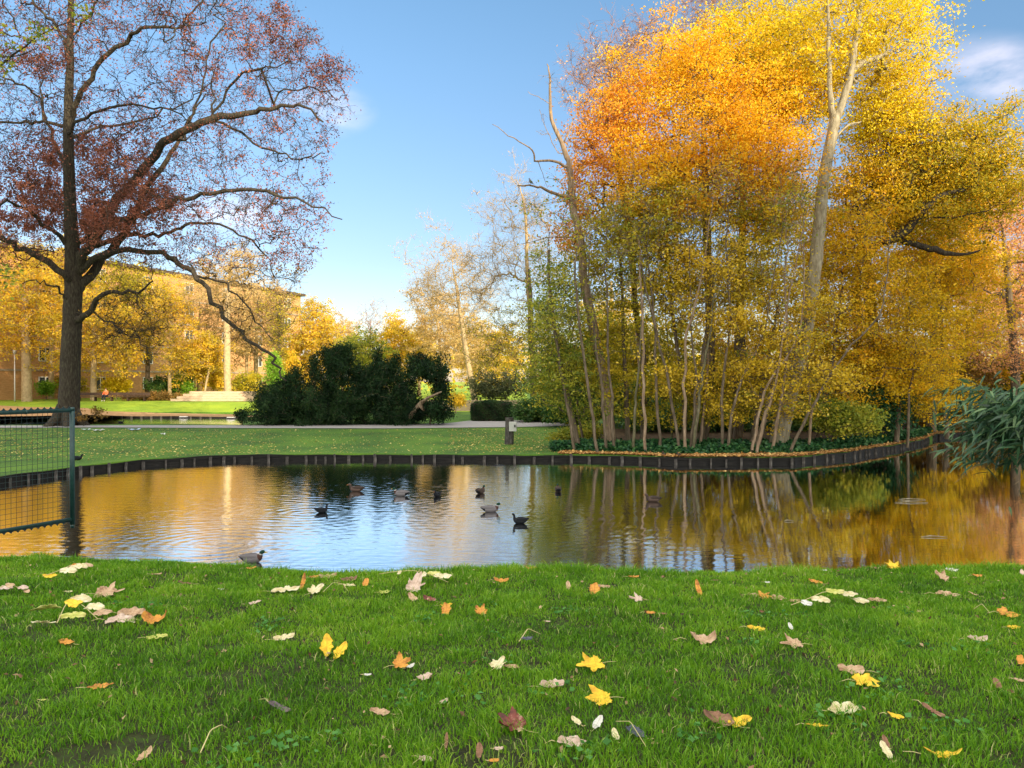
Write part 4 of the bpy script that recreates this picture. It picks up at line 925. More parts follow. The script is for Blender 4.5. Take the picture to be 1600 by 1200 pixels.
# unseen blocks added behind the viewer to shade pond, near bank and oak
def shade_caster(x0, x1, y, H, lb):
    root = empty('added_shade_block', ((x0+x1)/2,y,1.5),lb,'building')
    wl = pmat('pale_render',[(.5,.47,.42),(.62,.59,.54)],1,.9,.1); gl = plain('dark_window_glass',(.05,.06,.07),.1)
    mb = MB(); mb.box(((x0+x1)/2,y-6,1.5+H/2),(x1-x0,12,H)); mb.build('wall',wl,root,origin=root.location)
    mb = MB()
    for a in np.arange(x0+2,x1-2,4.): 
        for z in np.arange(3,H-2,3.2): mb.box((a,y+.02,1.5+z),(1.8,.1,1.5))
    mb.build('window_panes',gl,root,origin=root.location)
shade_caster(54.5,110,-60,54,'long unseen block added behind the viewer to cast shade'); shade_caster(38,54,-60,66,'tall unseen block added beside the long one to shade the oak')

# ---------------------------------------------------------------- terrace: wall, bench, person, lamp
ST = pmat('sandstone_wall',[(.38,.27,.17),(.5,.37,.25),(.58,.45,.32)],3,.9,.3,stretch=(1,1,9))
g = GD(330,77); root = empty('terrace_wall', g, 'low pale stone terrace wall of stacked courses by the sunlit lawn','wall')
x0,x1 = P(268,0,77)[0],P(396,0,77)[0]
for k in range(4):
    mb = MB(); mb.box(((x0+x1)/2+k*.25,77+k*.32,g[2]+.12+k*.25),(x1-x0-k*.5,.5,.235)); mb.build('stone_course',ST,root,origin=g)
root = empty('terrace_wall', GD(712,70), 'pale low wall glimpsed between the evergreens and the clipped hedge','wall'); gx = GD(740,70)
mb = MB(); mb.box(gx+[0,.2,.45],(9,.4,1.1)); mb.build('stone_course',ST,root,origin=root.location)
BN = pmat('dark_bench_wood',[(.05,.03,.02),(.1,.06,.04)],6,.7,.2)
g = GD(160,78); bx0,bx1 = P(92,0,78)[0],P(232,0,78)[0]; gz = float(g[2])
root = empty('long_bench', g, 'long dark backless bench on the sunlit terrace under the person in orange','bench')
mb = MB(); mb.box(((bx0+bx1)/2,78,gz+.44),(bx1-bx0,.5,.07)); mb.build('seat',BN,root,origin=g)
mb = MB(); mb.box(((bx0+bx1)/2,78.35,gz+.72),(bx1-bx0,.06,.32)); mb.build('backrest',BN,root,origin=g)
for k in range(6):
    mb = MB(); mb.box((bx0+.4+k*(bx1-bx0-.8)/5,78,gz+.2),(.1,.4,.41)); mb.build('leg',BN,root,origin=g)
def skin(name, pts, edges, rad, mat, parent=None, loc=(0,0,0), rz=0, lv=1):
    me = bpy.data.meshes.new(name); me.from_pydata(pts, edges, []); o = bpy.data.objects.new(name, me); COL.objects.link(o)
    md = o.modifiers.new('skin','SKIN'); me.skin_vertices or None
    for v, r_ in zip(me.skin_vertices[0].data, rad): v.radius = (r_, r_)
    me.skin_vertices[0].data[0].use_root = True
    s = o.modifiers.new('sub','SUBSURF'); s.levels = lv; s.render_levels = lv
    me.materials.append(mat); o.parent = parent; o.location = loc; o.rotation_euler = (0,0,rz); return o
pl = P(166,0,77.9); pg_ = np.array([pl[0],77.85,gz])
per = empty('person', pg_, 'person in an orange jacket and dark trousers sitting on the long bench','person')
SKIN = plain('skin',(.55,.33,.24)); JK = plain('orange_jacket',(.75,.17,.06),.8); TR = plain('dark_trousers',(.02,.025,.04),.8); HR = plain('brown_hair',(.12,.06,.03),.8); SHO = plain('white_shoes',(.7,.7,.68),.6)
# body: pelvis, spine, neck, head, arms, legs (facing -Y)
pts=[(0,0,.55),(0,-.02,.8),(0,-.02,1.0),(0,-.03,1.08),(0,-.05,1.16),(0,-.06,1.26),
     (-.17,-.02,1.0),(-.24,-.1,.78),(-.17,-.32,.66),(-.12,-.42,.64),(.17,-.02,1.0),(.24,-.1,.78),(.17,-.32,.66),(.12,-.42,.64),
     (-.09,-.04,.54),(-.12,-.46,.53),(-.12,-.48,.1),(-.12,-.6,.05),(.09,-.04,.54),(.12,-.46,.53),(.12,-.5,.1),(.12,-.62,.05)]
ed=[(0,1),(1,2),(2,3),(3,4),(4,5),(2,6),(6,7),(7,8),(8,9),(2,10),(10,11),(11,12),(12,13),(0,14),(14,15),(15,16),(16,17),(0,18),(18,19),(19,20),(20,21)]
rad=[.13,.14,.13,.055,.085,.09,.065,.05,.04,.03,.065,.05,.04,.03,.09,.065,.045,.035,.09,.065,.045,.035]
skin('body',pts,ed,rad,SKIN,per,lv=2)
jr=[r*1.18 for r in rad]
skin('jacket',pts[:3]+[pts[6],pts[7],pts[8],pts[10],pts[11],pts[12]],[(0,1),(1,2),(2,3),(3,4),(4,5),(2,6),(6,7),(7,8)],[jr[0],jr[1],jr[2],.08,.065,.052,.08,.065,.052],JK,per,lv=2)
skin('trousers',[(0,0,.52)]+pts[14:17]+pts[18:21],[(0,1),(1,2),(2,3),(0,4),(4,5),(5,6)],[.145,.105,.082,.06,.105,.082,.06],TR,per,lv=2)
skin('hair',[(0,-.02,1.2),(0,-.03,1.3),(0,-.08,1.33)],[(0,1),(1,2)],[.09,.1,.07],HR,per,lv=2)
for sx in (-.12,.12): skin('shoe',[(sx,-.47,.05),(sx,-.64,.04)],[(0,1)],[.06,.045],SHO,per,lv=1)
mb = MB(); g = GD(23,78); root = empty('lamp_post', g, 'slim white lamp post at the left edge beyond the back pond','lamp post')
PW = plain('white_paint',(.75,.73,.7)); mb.tube([g+[0,0,-.1],g+[0,0,2.5],g+[0,0,4.9]],[.07,.06,.05],10); mb.build('pole',PW,root,smooth=True,origin=g)
mb = MB(); mb.tube([g+[0,0,4.9],g+[0,0,4.98],g+[0,0,5.25],g+[0,0,5.35]],[.06,.14,.17,.05],12); mb.build('lantern',plain('frosted_lantern',(.55,.55,.52)),root,smooth=True,origin=g)
# second figure of the terrace: small things
WH = plain('white_plastic',(.45,.46,.48),.5)
for (px,D,lb) in ((287,67.6,'white floating marker by the far edge of the back pond, left one'),(361,66.4,'white floating marker at the right end of the back pond')):
    p = P(px,0,D); p[2]=0; root = empty('float_marker', p, lb, 'float', 'white floating markers')
    mb = MB(); mb.box(p+[0,0,.14],(.62,.4,.07)); mb.box(p+[0,0,.20],(.4,.3,.06)); mb.build('deck',WH,root,origin=p)
    mb = MB(); mb.tube([p+[-.4,0,.0],p+[.4,0,.0]],.12,10); mb.build('float',plain('dark_rubber',(.03,.03,.03)),root,origin=p)
def litter(px,py,w_,h_,col,lb):
    g = G(px,py); n=9; V=[]
    xs_=np.linspace(-.5,.5,n)
    for i in xs_:
        for j in xs_: V.append((i*w_, j*h_, .07+.045*math.sin(i*9+px)*math.cos(j*8)+.03*abs(i+j)))
    V = np.array(V)+g; ii=(np.arange(n-1)*n)[:,None]+np.arange(n-1)[None,:]
    o = mesh_np('paper_scrap',V,[np.stack([ii,ii+1,ii+n+1,ii+n],-1).reshape(-1,4)],plain('paper_'+str(px),col),origin=g,loc=g); tag(o,lb,'litter')
litter(153,674,.5,.5,(.6,.6,.58),'crumpled white paper on the grass right of the big dark trunk')
litter(209,673,.6,.5,(.45,.55,.68),'pale blue crumpled plastic scrap on the far lawn')
litter(134,673,.45,.3,(.5,.6,.56),'small grey green scrap at the foot of the big dark trunk')
litter(255,680,.22,.2,(.8,.8,.8),'tiny white scrap alone on the far lawn')

# ---------------------------------------------------------------- wooden post with a box
g = G(797,694); root = empty('wooden_post', g, 'short weathered wooden post carrying a pale box beside the path','post')
mb = MB(); Dp = g[1]; top = P(797,652,Dp)[2]-g[2]
mb.tube([g+[-.05,0,-.1],g+[-.03,0,.4],g+[-.02,0,top-.02]],[.23,.215,.205],9); mb.build('post',WOOD_GR,root,origin=g)
mb = MB(); mb.box(P(800,666,Dp)+[.04,-.27,0],(.36,.16,.46)); o = mb.build('box',plain('grey_white_box',(.5,.5,.46)),root,origin=g)
bv = o.modifiers.new('b','BEVEL'); bv.width=.025; bv.segments=2
mb = MB(); mb.box(P(802,665,Dp)+[.07,-.37,0],(.08,.03,.12)); mb.build('lock',plain('dark_lock',(.04,.04,.04)),o,origin=g)

# ---------------------------------------------------------------- birds
def loft(sec, n=14):
    """sec: (x, z, half width, half height, pitch) rings perpendicular to a path in the xz plane"""
    V=[];
    for (x,z,a,b_,pt) in sec:
        for k in range(n):
            t_=2*math.pi*k/n; y = a*math.cos(t_); h = b_*math.sin(t_)
            V.append((x-h*math.sin(pt), y, z+h*math.cos(pt)))
    m_=len(sec); F_=[]
    for i in range(m_-1):
        for k in range(n): F_.append((i*n+k, i*n+(k+1)%n, (i+1)*n+(k+1)%n, (i+1)*n+k))
    F_.append(tuple(range(n))[::-1]); F_.append(tuple((m_-1)*n+k for k in range(n)))
    return V,F_
PL = {k: pmat('plumage_'+k, [tuple(.7*x for x in c),c], 60, .7, .2, stretch=(1,3,3)) for k,c in
  dict(grey=(.17,.155,.16),brown=(.06,.04,.03),black=(.012,.012,.015),green=(.008,.045,.025),chest=(.07,.03,.022),fem=(.10,.065,.05),femd=(.05,.034,.026),white=(.42,.42,.4),bill=(.45,.36,.05),obill=(.4,.18,.05),coot=(.012,.014,.018),slate=(.10,.12,.14),pig=(.13,.14,.17)).items()}
BODY = [(-.27,.085,.006,.006,.0),(-.25,.085,.03,.014,.0),(-.21,.07,.055,.03,0),(-.15,.045,.088,.062,0),(-.07,.04,.108,.082,0),(.02,.042,.112,.088,0),(.09,.05,.1,.084,.15),(.135,.07,.08,.07,.5),(.155,.105,.05,.048,1.0),(.158,.128,.036,.036,1.4),(.162,.150,.033,.035,1.3),(.175,.168,.038,.040,.9),(.197,.182,.039,.038,.3),(.222,.180,.031,.030,0),(.240,.174,.018,.02,0)]
def bird(name, label, cat, px, py, rz, kind, L_=.52, head=1.0, z=.022, loc=None, group=None):
    D = CAMZ*F/(py-HZ); p = P(px,0,D); p[2] = z
    if loc is not None: p = np.array(loc)
    root = empty(name, p, label, cat, group, rz); sc = L_/.52; sec = BODY
    if kind == 'sleep':  sec = BODY[:7]+[(.13,.065,.085,.07,.5),(.12,.12,.055,.05,1.4),(.085,.145,.045,.04,2.2),(.05,.14,.03,.03,2.8)]
    if kind == 'coot':
        sec = [(-.2,.05,.02,.02,0)]+[(x*.9,z_*.95,a*.95,b_,pt) for x,z_,a,b_,pt in BODY[2:9]]+[(.145,.14,.033,.033,1.4),(.148,.19,.028,.03,1.3),(.158,.215,.031,.032,.9),(.178,.228,.032,.031,.3),(.198,.226,.025,.025,0),(.212,.222,.014,.016,0)]
    V,F_ = loft(sec); V = np.array(V)*sc; m_=len(sec)
    mats = {'male':['black','grey','chest','green','white'],'back':['black','brown','chest','green','white'],'female':['femd','fem','femd','fem','fem'],'coot':['coot']*5,'sleep':['slate','grey','slate','black','grey'],'dark':['coot']*5}[kind]
    def mi_(i):
        x = sec[i][0]
        if i >= m_*.62: return 3
        if x > .10: return 2
        if x < -.17: return 0
        return 1
    mi=[]
    for i in range(m_-1):
        ring = mi_(i)
        if kind=='male' and i==9: ring=4
        mi += [ring]*14
    mi += [0,3]
    by={}
    V2=V; quads=np.array([f for f in F_ if len(f)==4]); ng=[f for f in F_ if len(f)!=4]
    o = mesh_np('body', V2, [quads, np.array(ng)], [PL[k] for k in mats], root, midx=mi)
    s_=o.modifiers.new('s','SUBSURF'); s_.levels=1; s_.render_levels=1
    if kind != 'sleep':
        mb = MB(); bx,bz = sec[-1][0]*sc, sec[-1][1]*sc
        Vb,Fb = loft([(bx-.012*sc,bz,.016*sc,.014*sc,0),(bx+.02*sc,bz-.006*sc,.015*sc,.008*sc,0),(bx+.045*sc,bz-.012*sc,.014*sc,.005*sc,0)],8); mb.add(Vb,Fb)
        mb.build('bill', PL['white' if kind=='coot' else 'bill' if kind in('male','back') else 'obill'], root, smooth=True)
    for sy in (-1,1):
        Vw,Fw = loft([(-.25*sc,.10*sc,.006,.008,.15),(-.18*sc,.095*sc,.016*sc,.026*sc,.1),(-.08*sc,.095*sc,.022*sc,.045*sc,0),(.02*sc,.09*sc,.024*sc,.05*sc,0),(.09*sc,.085*sc,.012*sc,.03*sc,0)],10)
        Vw = np.array(Vw); Vw[:,1] += sy*(.078-.03*np.abs(Vw[:,0]/.25)**2)*sc; mb = MB(); mb.add(Vw,Fw)
        mb.build('wing', PL[{'male':'grey','back':'brown','female':'femd','coot':'coot','sleep':'slate','dark':'coot'}[kind]], root, smooth=True)
    return root
DU='ducks and coots on the pond'
bird('duck','grey mallard drake swimming right close to the near bank','duck',394,879,R(-4),'male',.52,group=DU)
bird('duck','mallard drake in side view swimming right, ahead of the coot','duck',767,800,R(3),'male',.54,group=DU)
bird('coot','black coot in side view facing left, right of the drakes','coot',812,818,R(183),'coot',.46,group=DU)
bird('coot','black coot alone on the left in the blue reflection','coot',503,801,R(25),'coot',.42,group=DU)
bird('duck','brown female duck dim in the dark reflection of the evergreens','duck',556,768,R(175),'female',.54,group=DU)
bird('duck','pale grey drake with lowered dark head facing left','duck',626,775,R(172),'male',.55,group=DU)
bird('coot','hunched black coot turned away beside the golden streak','coot',683,776,R(-110),'dark',.44,group=DU)
bird('duck','drake seen from behind with head turned, above the side view drake','duck',751,771,R(60),'back',.50,group=DU)
bird('duck','drake seen from straight behind, the farthest right of the drakes','duck',872,768,R(91),'back',.48,group=DU)
bird('duck','brown female duck alone in the dark water on the right','duck',1020,784,R(184),'female',.52,group=DU)
g = G(120,719); bird('duck','dark duck resting on the grass edge just right of the gate frame','duck',0,700,R(20),'dark',.5,loc=g+[0,0,.03])
for px,lb in ((1037,'small brown duck resting on the leaf litter, left of a pair'),(1060,'small brown duck resting on the leaf litter, right of a pair')):
    u=(px-CX)/F; d=float(shoreD(u))+.35; bird('duck',lb,'duck',0,700,R(90),'female',.42,loc=(u*d,d,float(zfar(u*d,d))+.02),group='ducks resting on the bank')
for px,D,lb in ((42,57.5,'dark bird on the back pond seen through the gate mesh'),(189,60,'tiny dark duck on the back pond right of the big trunk'),(22,64,'dark bird by the far edge of the back pond at the left border')):
    bird('duck',lb,'duck',0,700,R(40),'dark',.5,loc=((px-CX)/F*D,D,.01),group='birds on the back pond')
# pigeon on the dead branch
pg = P(829,286,33.7); root = empty('pigeon', pg, 'grey pigeon perched on the dark dead branch against the sky','bird', None, R(150))
V,F_ = loft([(-.19,-.10,.02,.006,.6),(-.12,-.05,.03,.015,.6),(-.07,-.01,.055,.045,.8),(0,.05,.065,.06,.9),(.04,.11,.05,.05,1.1),(.05,.16,.032,.032,1.3),(.065,.19,.03,.03,.6),(.09,.195,.018,.018,.1)],10)
V=np.array(V); mesh_np('body',V,[np.array([f for f in F_ if len(f)==4]),np.array([f for f in F_ if len(f)!=4])],PL['pig'],root)
mb=MB(); mb.tube([(.085,0,.192),(.12,0,.185)],[.008,.002],6); mb.build('beak',PL['black'],root)
mb=MB(); mb.tube([(0,.02,0),(.01,.02,-.07)],.006,5); mb.tube([(0,-.02,0),(.01,-.02,-.07)],.006,5); mb.build('legs',PL['obill'],root)

# ---------------------------------------------------------------- the green gate panel over the water
GP = pmat('green_paint',[(.008,.035,.033),(.014,.052,.048),(.02,.07,.064)],30,.35,.06); GD_ = plain('dark_green_wire',(.008,.03,.028),.4)
e = np.array([(112.5-CX)/F*8.5,8.5]); s2 = np.array([(0-CX)/F*7.82,7.82]); dr = (s2-e)/np.linalg.norm(s2-e); Lg = 3.1
zt, zb = 3.06, 1.835
def gp(s, z): q = e+dr*s; return np.array([q[0],q[1],z])
root = empty('fence_panel', gp(0,zb), 'dark green tubular gate panel with wire mesh and toothed rails jutting over the water','fence')
def part(nm, fn, mat, sm=True, par=None): mb = MB(); fn(mb); return mb.build(nm, mat, par or root, smooth=sm, origin=root.location)
part('top_rail', lambda m: m.tube([gp(-.01,zt),gp(Lg,zt)],.021,14), GP)
part('bottom_rail', lambda m: m.tube([gp(-.01,zb),gp(Lg,zb)],.021,14), GP)
part('end_post', lambda m: m.tube([gp(0,zb-.06),gp(0,zt+.0)],.026,14), GP)
part('end_cap', lambda m: m.tube([gp(0,zt),gp(0,zt+.035)],[.028,.024],14), GP); part('foot_cap', lambda m: m.tube([gp(0,zb-.1),gp(0,zb-.055)],[.018,.024],12), GP)
zg = float(znear(*gp(Lg,0)[:2]))
part('support_post', lambda m: m.tube([gp(Lg,zg-.3),gp(Lg,zt+.05)],.035,14), GP)
part('coupling', lambda m: m.tube([gp(.50,zt),gp(.515,zt)],.0245,14), GP)
def wires(m):
    s_=.055
    while s_<Lg: m.tube([gp(s_,zb),gp(s_,zt)],.0021,5,cap=False); s_+=.055
def hw(m):
    z_=zb+.055
    while z_<zt: m.tube([gp(0,z_),gp(Lg,z_)],.0021,5,cap=False); z_+=.055
part('upright_wires', wires, GD_); part('cross_wires', hw, GD_)
def teeth(sgn, z0):
    def f(m):
        nn = np.array([-dr[1],dr[0]])*.0015; s_=.03
        while s_<Lg:
            pr_=[]
            for t_ in np.linspace(-1,1,9): pr_.append((s_+t_*.034, z0+sgn*(.004+.026*(1-abs(t_))**2.2)))
            V_=[]
            for sd_ in (1,-1):
                for a_,b_ in pr_: q=gp(a_,b_); V_.append((q[0]+sd_*nn[0],q[1]+sd_*nn[1],q[2]))
                q=gp(s_+.034,z0-sgn*.006); V_.append((q[0]+sd_*nn[0],q[1]+sd_*nn[1],q[2])); q=gp(s_-.034,z0-sgn*.006); V_.append((q[0]+sd_*nn[0],q[1]+sd_*nn[1],q[2]))
            n_=11; m.add(V_,[tuple(range(n_)),tuple(range(n_,2*n_))[::-1]]+[(i,(i+1)%n_,n_+(i+1)%n_,n_+i) for i in range(n_)]); s_+=.07
    return f
part('tooth_strip', teeth(1,zt+.020), GD_, False); part('tooth_strip', teeth(-1,zb-.020), GD_, False)

# wire mesh sheet lying in the water at the right
g0 = P(1450,883,11.4); g0[2]=.02; root = empty('wire_mesh', g0, 'rusty bent wire mesh sheet lying in the water beyond the near bank','mesh')
mb = MB()
def wz(a,b_): return .10+.25*math.exp(-(a*1.3)**2)*(1-b_*.5)
for a in np.linspace(-.85,.85,30): mb.tube([(g0[0]+a+.1*b_,g0[1]-.5+b_*1.1,.03+wz(a,b_)*(1-abs(a)*.8)) for b_ in np.linspace(0,1,7)],.005,4,cap=False)
for b_ in np.linspace(0,1,16): mb.tube([(g0[0]+a+.1*b_,g0[1]-.5+b_*1.1,.03+wz(a,b_)*(1-abs(a)*.8)) for a in np.linspace(-.85,.85,14)],.005,4,cap=False)
mb.build('wires',plain('rusted_wire',(.22,.2,.2),.6,.3),root,origin=g0)
# bits floating on the right of the pond
for px,py,L_,lb in ((1425,781,.75,'pale stick floating on the dark water at the right'),(1424,786,.9,'thin straw floating just in front of the pale stick'),(1460,840,.55,'short pale twig floating near the mesh sheet'),(1233,815,.22,'small white feather floating on the dark water'),(995,845,.16,'small curled leaf floating below the lone brown duck')):
    D=CAMZ*F/(py-HZ); p=P(px,0,D); p[2]=.012; mb=MB(); mb.tube([p+[-L_/2,0,0],p+[-L_*.1,.05,.012],p+[L_/2,-.03,.004]],[.006,.016,.006],6); o=mb.build('floating_twig',BARK['pale'],None,smooth=True,origin=p,loc=p); tag(o,lb,'twig')

# ---------------------------------------------------------------- bamboo at the right edge
bb_ = np.array([7.2,8.6,1.3]); root = empty('bamboo', bb_, 'drooping dark green bamboo foliage hanging over the water at the right edge','bamboo')
t = Tree(); 
for k in range(26):
    a = rng.uniform(.0,2*math.pi); b0 = bb_+np.array([math.cos(a),math.sin(a),0])*rng.uniform(.05,.5)
    ex = rng.uniform(.7,1.55)+.0; hh = rng.uniform(.9,1.9); di = np.array([-1,rng.normal()*.55,0]) if k%4 else np.array([rng.normal(),rng.normal(),0]); di/=np.linalg.norm(di)
    pts = [b0, b0+[0,0,hh*.6]+di*ex*.15, b0+[0,0,hh]+di*ex*.55, b0+[0,0,hh*.95]+di*ex*1.0, b0+[0,0,hh*.70]+di*ex*1.25]
    t.limb(pts,[.012,.010,.007,.004,.002],wob=.01)
t.radii(.002)
mainpts = [t.pos[i] for idx,_ in t.br for i in idx[5:]]
t.wood('canes', BARK['gold'], root, bb_, r0=.002)
src = np.array(mainpts)
for q in (blob(1590,650,60,44,8.6,150,.7),): src = np.concatenate([src,q])
n=5200; i=rng.integers(0,len(src),n); C=src[i]+rng.normal(size=(n,3))*[.13,.16,.10]
C=C[(C[:,2]>2.42)|(rng.uniform(size=len(C))<.02)]; n=len(C)
a = np.stack([-.55+rng.normal(size=n)*.55, rng.normal(size=n)*.55, -.35+rng.normal(size=n)*.32],1); a/=np.linalg.norm(a,axis=1,keepdims=True)
nn = rng.normal(size=(n,3))*.5+[0,0,1]; sd_=np.cross(nn,a); sd_/=np.linalg.norm(sd_,axis=1,keepdims=True); up=np.cross(a,sd_)
Ls=rng.uniform(.12,.24,n)[:,None]; wd_=Ls*.085; sg_=[]
rowsv=[]
for f_,wf_,dz_ in ((0,.15,0),(.25,1,.0),(.6,.8,-.03),(1,.02,-.16)):
    c_=C+a*Ls*f_+np.array([0,0,1])*dz_*Ls*1.2; rowsv += [c_-sd_*wd_*wf_, c_+up*wd_*-.25*wf_, c_+sd_*wd_*wf_]
V=np.stack(rowsv,1).reshape(-1,3); b_=np.arange(n)[:,None]*12; Q=[]
for r_ in range(3):
    for c_ in range(2): Q.append(np.concatenate([b_+r_*3+c_,b_+r_*3+c_+1,b_+r_*3+c_+4,b_+r_*3+c_+3],1))
Q=np.concatenate(Q); rf=np.tile(rng.uniform(0,1,n),6)
mesh_np('foliage',V,[Q],LEAF['bamboo'],root,attrs={'rnd':rf},origin=bb_,smooth=True)

# ---------------------------------------------------------------- fallen leaves on the near bank
def fl(name, cols, sc=18):
    m, nt, out = newmat(name); L = nt.links
    tc = nd(nt,'ShaderNodeTexCoord'); n = noise(nt, sc, 4, tc.outputs['Object'], .6); at = nd(nt,'ShaderNodeAttribute', attribute_name='vein')
    r = ramp(nt, cols, [.34,.5,.66]); L.new(n.outputs['Fac'], r.inputs[0])
    mx = nd(nt,'ShaderNodeMix', data_type='RGBA', blend_type='MULTIPLY'); mm = nd(nt,'ShaderNodeMath', operation='MULTIPLY'); mm.inputs[1].default_value=.45
    L.new(at.outputs['Fac'], mm.inputs[0]); L.new(mm.outputs[0], mx.inputs[0]); L.new(r.outputs[0], mx.inputs[6]); mx.inputs[7].default_value=(.45,.3,.15,1)
    d = nd(nt,'ShaderNodeBsdfPrincipled'); d.inputs['Roughness'].default_value=.6; L.new(mx.outputs[2], d.inputs['Base Color'])
    t_ = nd(nt,'ShaderNodeBsdfTranslucent'); L.new(mx.outputs[2], t_.inputs[0]); ms = nd(nt,'ShaderNodeMixShader'); ms.inputs[0].default_value=.22
    L.new(d.outputs[0], ms.inputs[1]); L.new(t_.outputs[0], ms.inputs[2]); L.new(ms.outputs[0], out.inputs[0]); return m
LM_ = dict(tan=fl('tan_dry_leaf',[(.36,.20,.10),(.62,.42,.25),(.72,.52,.34)]), yellow=fl('bright_yellow_leaf',[(.70,.38,.02),(.90,.62,.03),(.95,.72,.06)]),
  orange=fl('orange_brown_leaf',[(.36,.12,.02),(.72,.33,.05),(.85,.48,.06)]), cream=fl('cream_leaf',[(.62,.50,.22),(.78,.70,.42),(.86,.8,.58)]),
  pink=fl('pale_pinkish_leaf',[(.50,.34,.24),(.70,.53,.42),(.8,.66,.55)]), brown=fl('brown_leaf',[(.14,.06,.03),(.3,.15,.08),(.46,.27,.16)]),
  red=fl('red_brown_leaf',[(.10,.03,.02),(.25,.06,.04),(.6,.38,.26)]), dark=fl('slate_dark_leaf',[(.04,.05,.07),(.09,.10,.13),(.16,.17,.2)]),
  purple=fl('purple_grey_leaf',[(.10,.07,.09),(.18,.13,.15),(.26,.2,.2)]), lime=fl('yellow_green_leaf',[(.42,.46,.06),(.6,.6,.14),(.75,.7,.3)]), white=fl('whitish_leaf',[(.6,.58,.5),(.75,.73,.66),(.82,.8,.76)]))
STEM = plain('leaf_stalk',(.62,.52,.24),.6)
def outline(kind, th, sd):
    if kind=='maple':
        q_=np.random.default_rng(int(sd*1e4)); r_=np.full_like(th,.40+.05*q_.uniform())
        for a0,l_,w_ in ((0,1.0,.30),(.95,.86,.30),(-.95,.9,.30),(1.95,.58,.34),(-1.95,.55,.34)):
            a0=a0+q_.normal()*.07; l_=l_*q_.uniform(.72,1.12); w_=w_*q_.uniform(.85,1.3); d=np.abs((th-a0+math.pi)%(2*math.pi)-math.pi); r_=np.maximum(r_, l_*np.clip(1-(d/w_/1.9),0,1)**.62)
        r_=r_*(1+.07*np.sin(th*23+sd)+.04*np.sin(th*41)); r_=np.where(np.abs(np.abs(th)-math.pi)<.35, r_*.75, r_); return r_*.55
    if kind=='oval': return .5/np.sqrt((np.cos(th))**2+(np.sin(th)/.42)**2)*(1+.03*np.sin(th*17+sd)+.06*np.sin(th*3+sd*3))
    if kind=='narrow': return .5/np.sqrt((np.cos(th))**2+(np.sin(th)/.2)**2)
    if kind=='oak': return .5/np.sqrt((np.cos(th))**2+(np.sin(th)/.5)**2)*(1+.10*np.sin(th*(5+int(sd*1.2)%4)+sd)+.07*np.sin(th*3+2*sd)+.04*np.sin(th*27))
def leaf_geo(kind, cu, cv, sd):
    nt_,nr=56,7; th=np.linspace(-math.pi,math.pi,nt_,endpoint=False); ro=outline(kind,th,sd); V=[(0,0,0)]; ve=[1.]
    for i in range(1,nr+1):
        f=i/nr
        for k in range(nt_): V.append((ro[k]*f*math.cos(th[k]), ro[k]*f*math.sin(th[k]), .03*f*f*math.sin(th[k]*5+sd)+.02*f*math.sin(th[k]*11+sd*2)))
        lob = np.cos(th*3.3) if kind=='maple' else np.cos(th*12-f*5); ve += list(np.clip(1-4*np.abs(1-np.abs(lob))*0-np.minimum(1,(np.abs(np.sin(th*3.3/2)) if kind=='maple' else np.abs(np.sin(th)))*6),0,1))
    V=np.array(V)
    x,y,z=V.T
    if abs(cv)>.05: k=cv*3.4; rr=1/k; y2=np.sin(y*k)*(rr-z); z2=rr-(rr-z)*np.cos(y*k); y,z=y2,z2
    if abs(cu)>.05: k=cu*2.2; rr=1/k; x2=np.sin(x*k)*(rr-z); z2=rr-(rr-z)*np.cos(x*k); x,z=x2,z2
    V=np.stack([x,y,z],1); T=[(0,1+k,1+(k+1)%nt_) for k in range(nt_)]; Q=[]
    for i in range(nr-1):
        for k in range(nt_): a=1+i*nt_+k; b_=1+i*nt_+(k+1)%nt_; Q.append((a,a+nt_,b_+nt_,b_))
    return V,np.array(T),np.array(Q),np.array(ve)
def rotm(rx,ry,rz):
    cx,sx,cy,sy,cz,sz=math.cos(rx),math.sin(rx),math.cos(ry),math.sin(ry),math.cos(rz),math.sin(rz)
    return np.array([[cz,-sz,0],[sz,cz,0],[0,0,1]])@np.array([[1,0,0],[0,cx,-sx],[0,sx,cx]])@np.array([[cy,0,sy],[0,1,0],[-sy,0,cy]])
lr = random.Random(5)
def fallen(px,py,wpx,kind,col,cu,cv,tilt,yaw,label,stem=1):
    g=GN(px,py+3); s_=wpx/F*g[1]*1.0; sd=lr.uniform(0,6)
    V,T,Q,ve=leaf_geo(kind,cu,cv,sd); M=rotm(R(tilt*.55),R(lr.uniform(-6,6)),0)@rotm(0,0,R(yaw)); V=V@M.T
    w_=V[:,0].max()-V[:,0].min(); V=V*s_/w_; lift=-V[:,2].min()*.85+.017
    root=empty('fallen_leaf', g, label, 'leaf', 'fallen leaves on the near grass')
    bl=mesh_np('blade',V+[0,0,lift],[T,Q],LM_[col],root,attrs={'vein':ve}); so_=bl.modifiers.new('thickness','SOLIDIFY'); so_.thickness=.0012
    if stem:
        k0={'maple':-.16,'oval':-.49,'narrow':-.49,'oak':-.48}[kind]; a=np.array([[k0,0,0],[k0-.18,.03,.03],[k0-.42*stem,.0,.02]])@M.T*s_/w_+[0,0,lift]; a[2,2]=max(a[2,2]-.01,.02)
        mb=MB(); mb.tube(a,[.0022,.0016,.0013],5); mb.build('stalk',STEM,root,smooth=True)
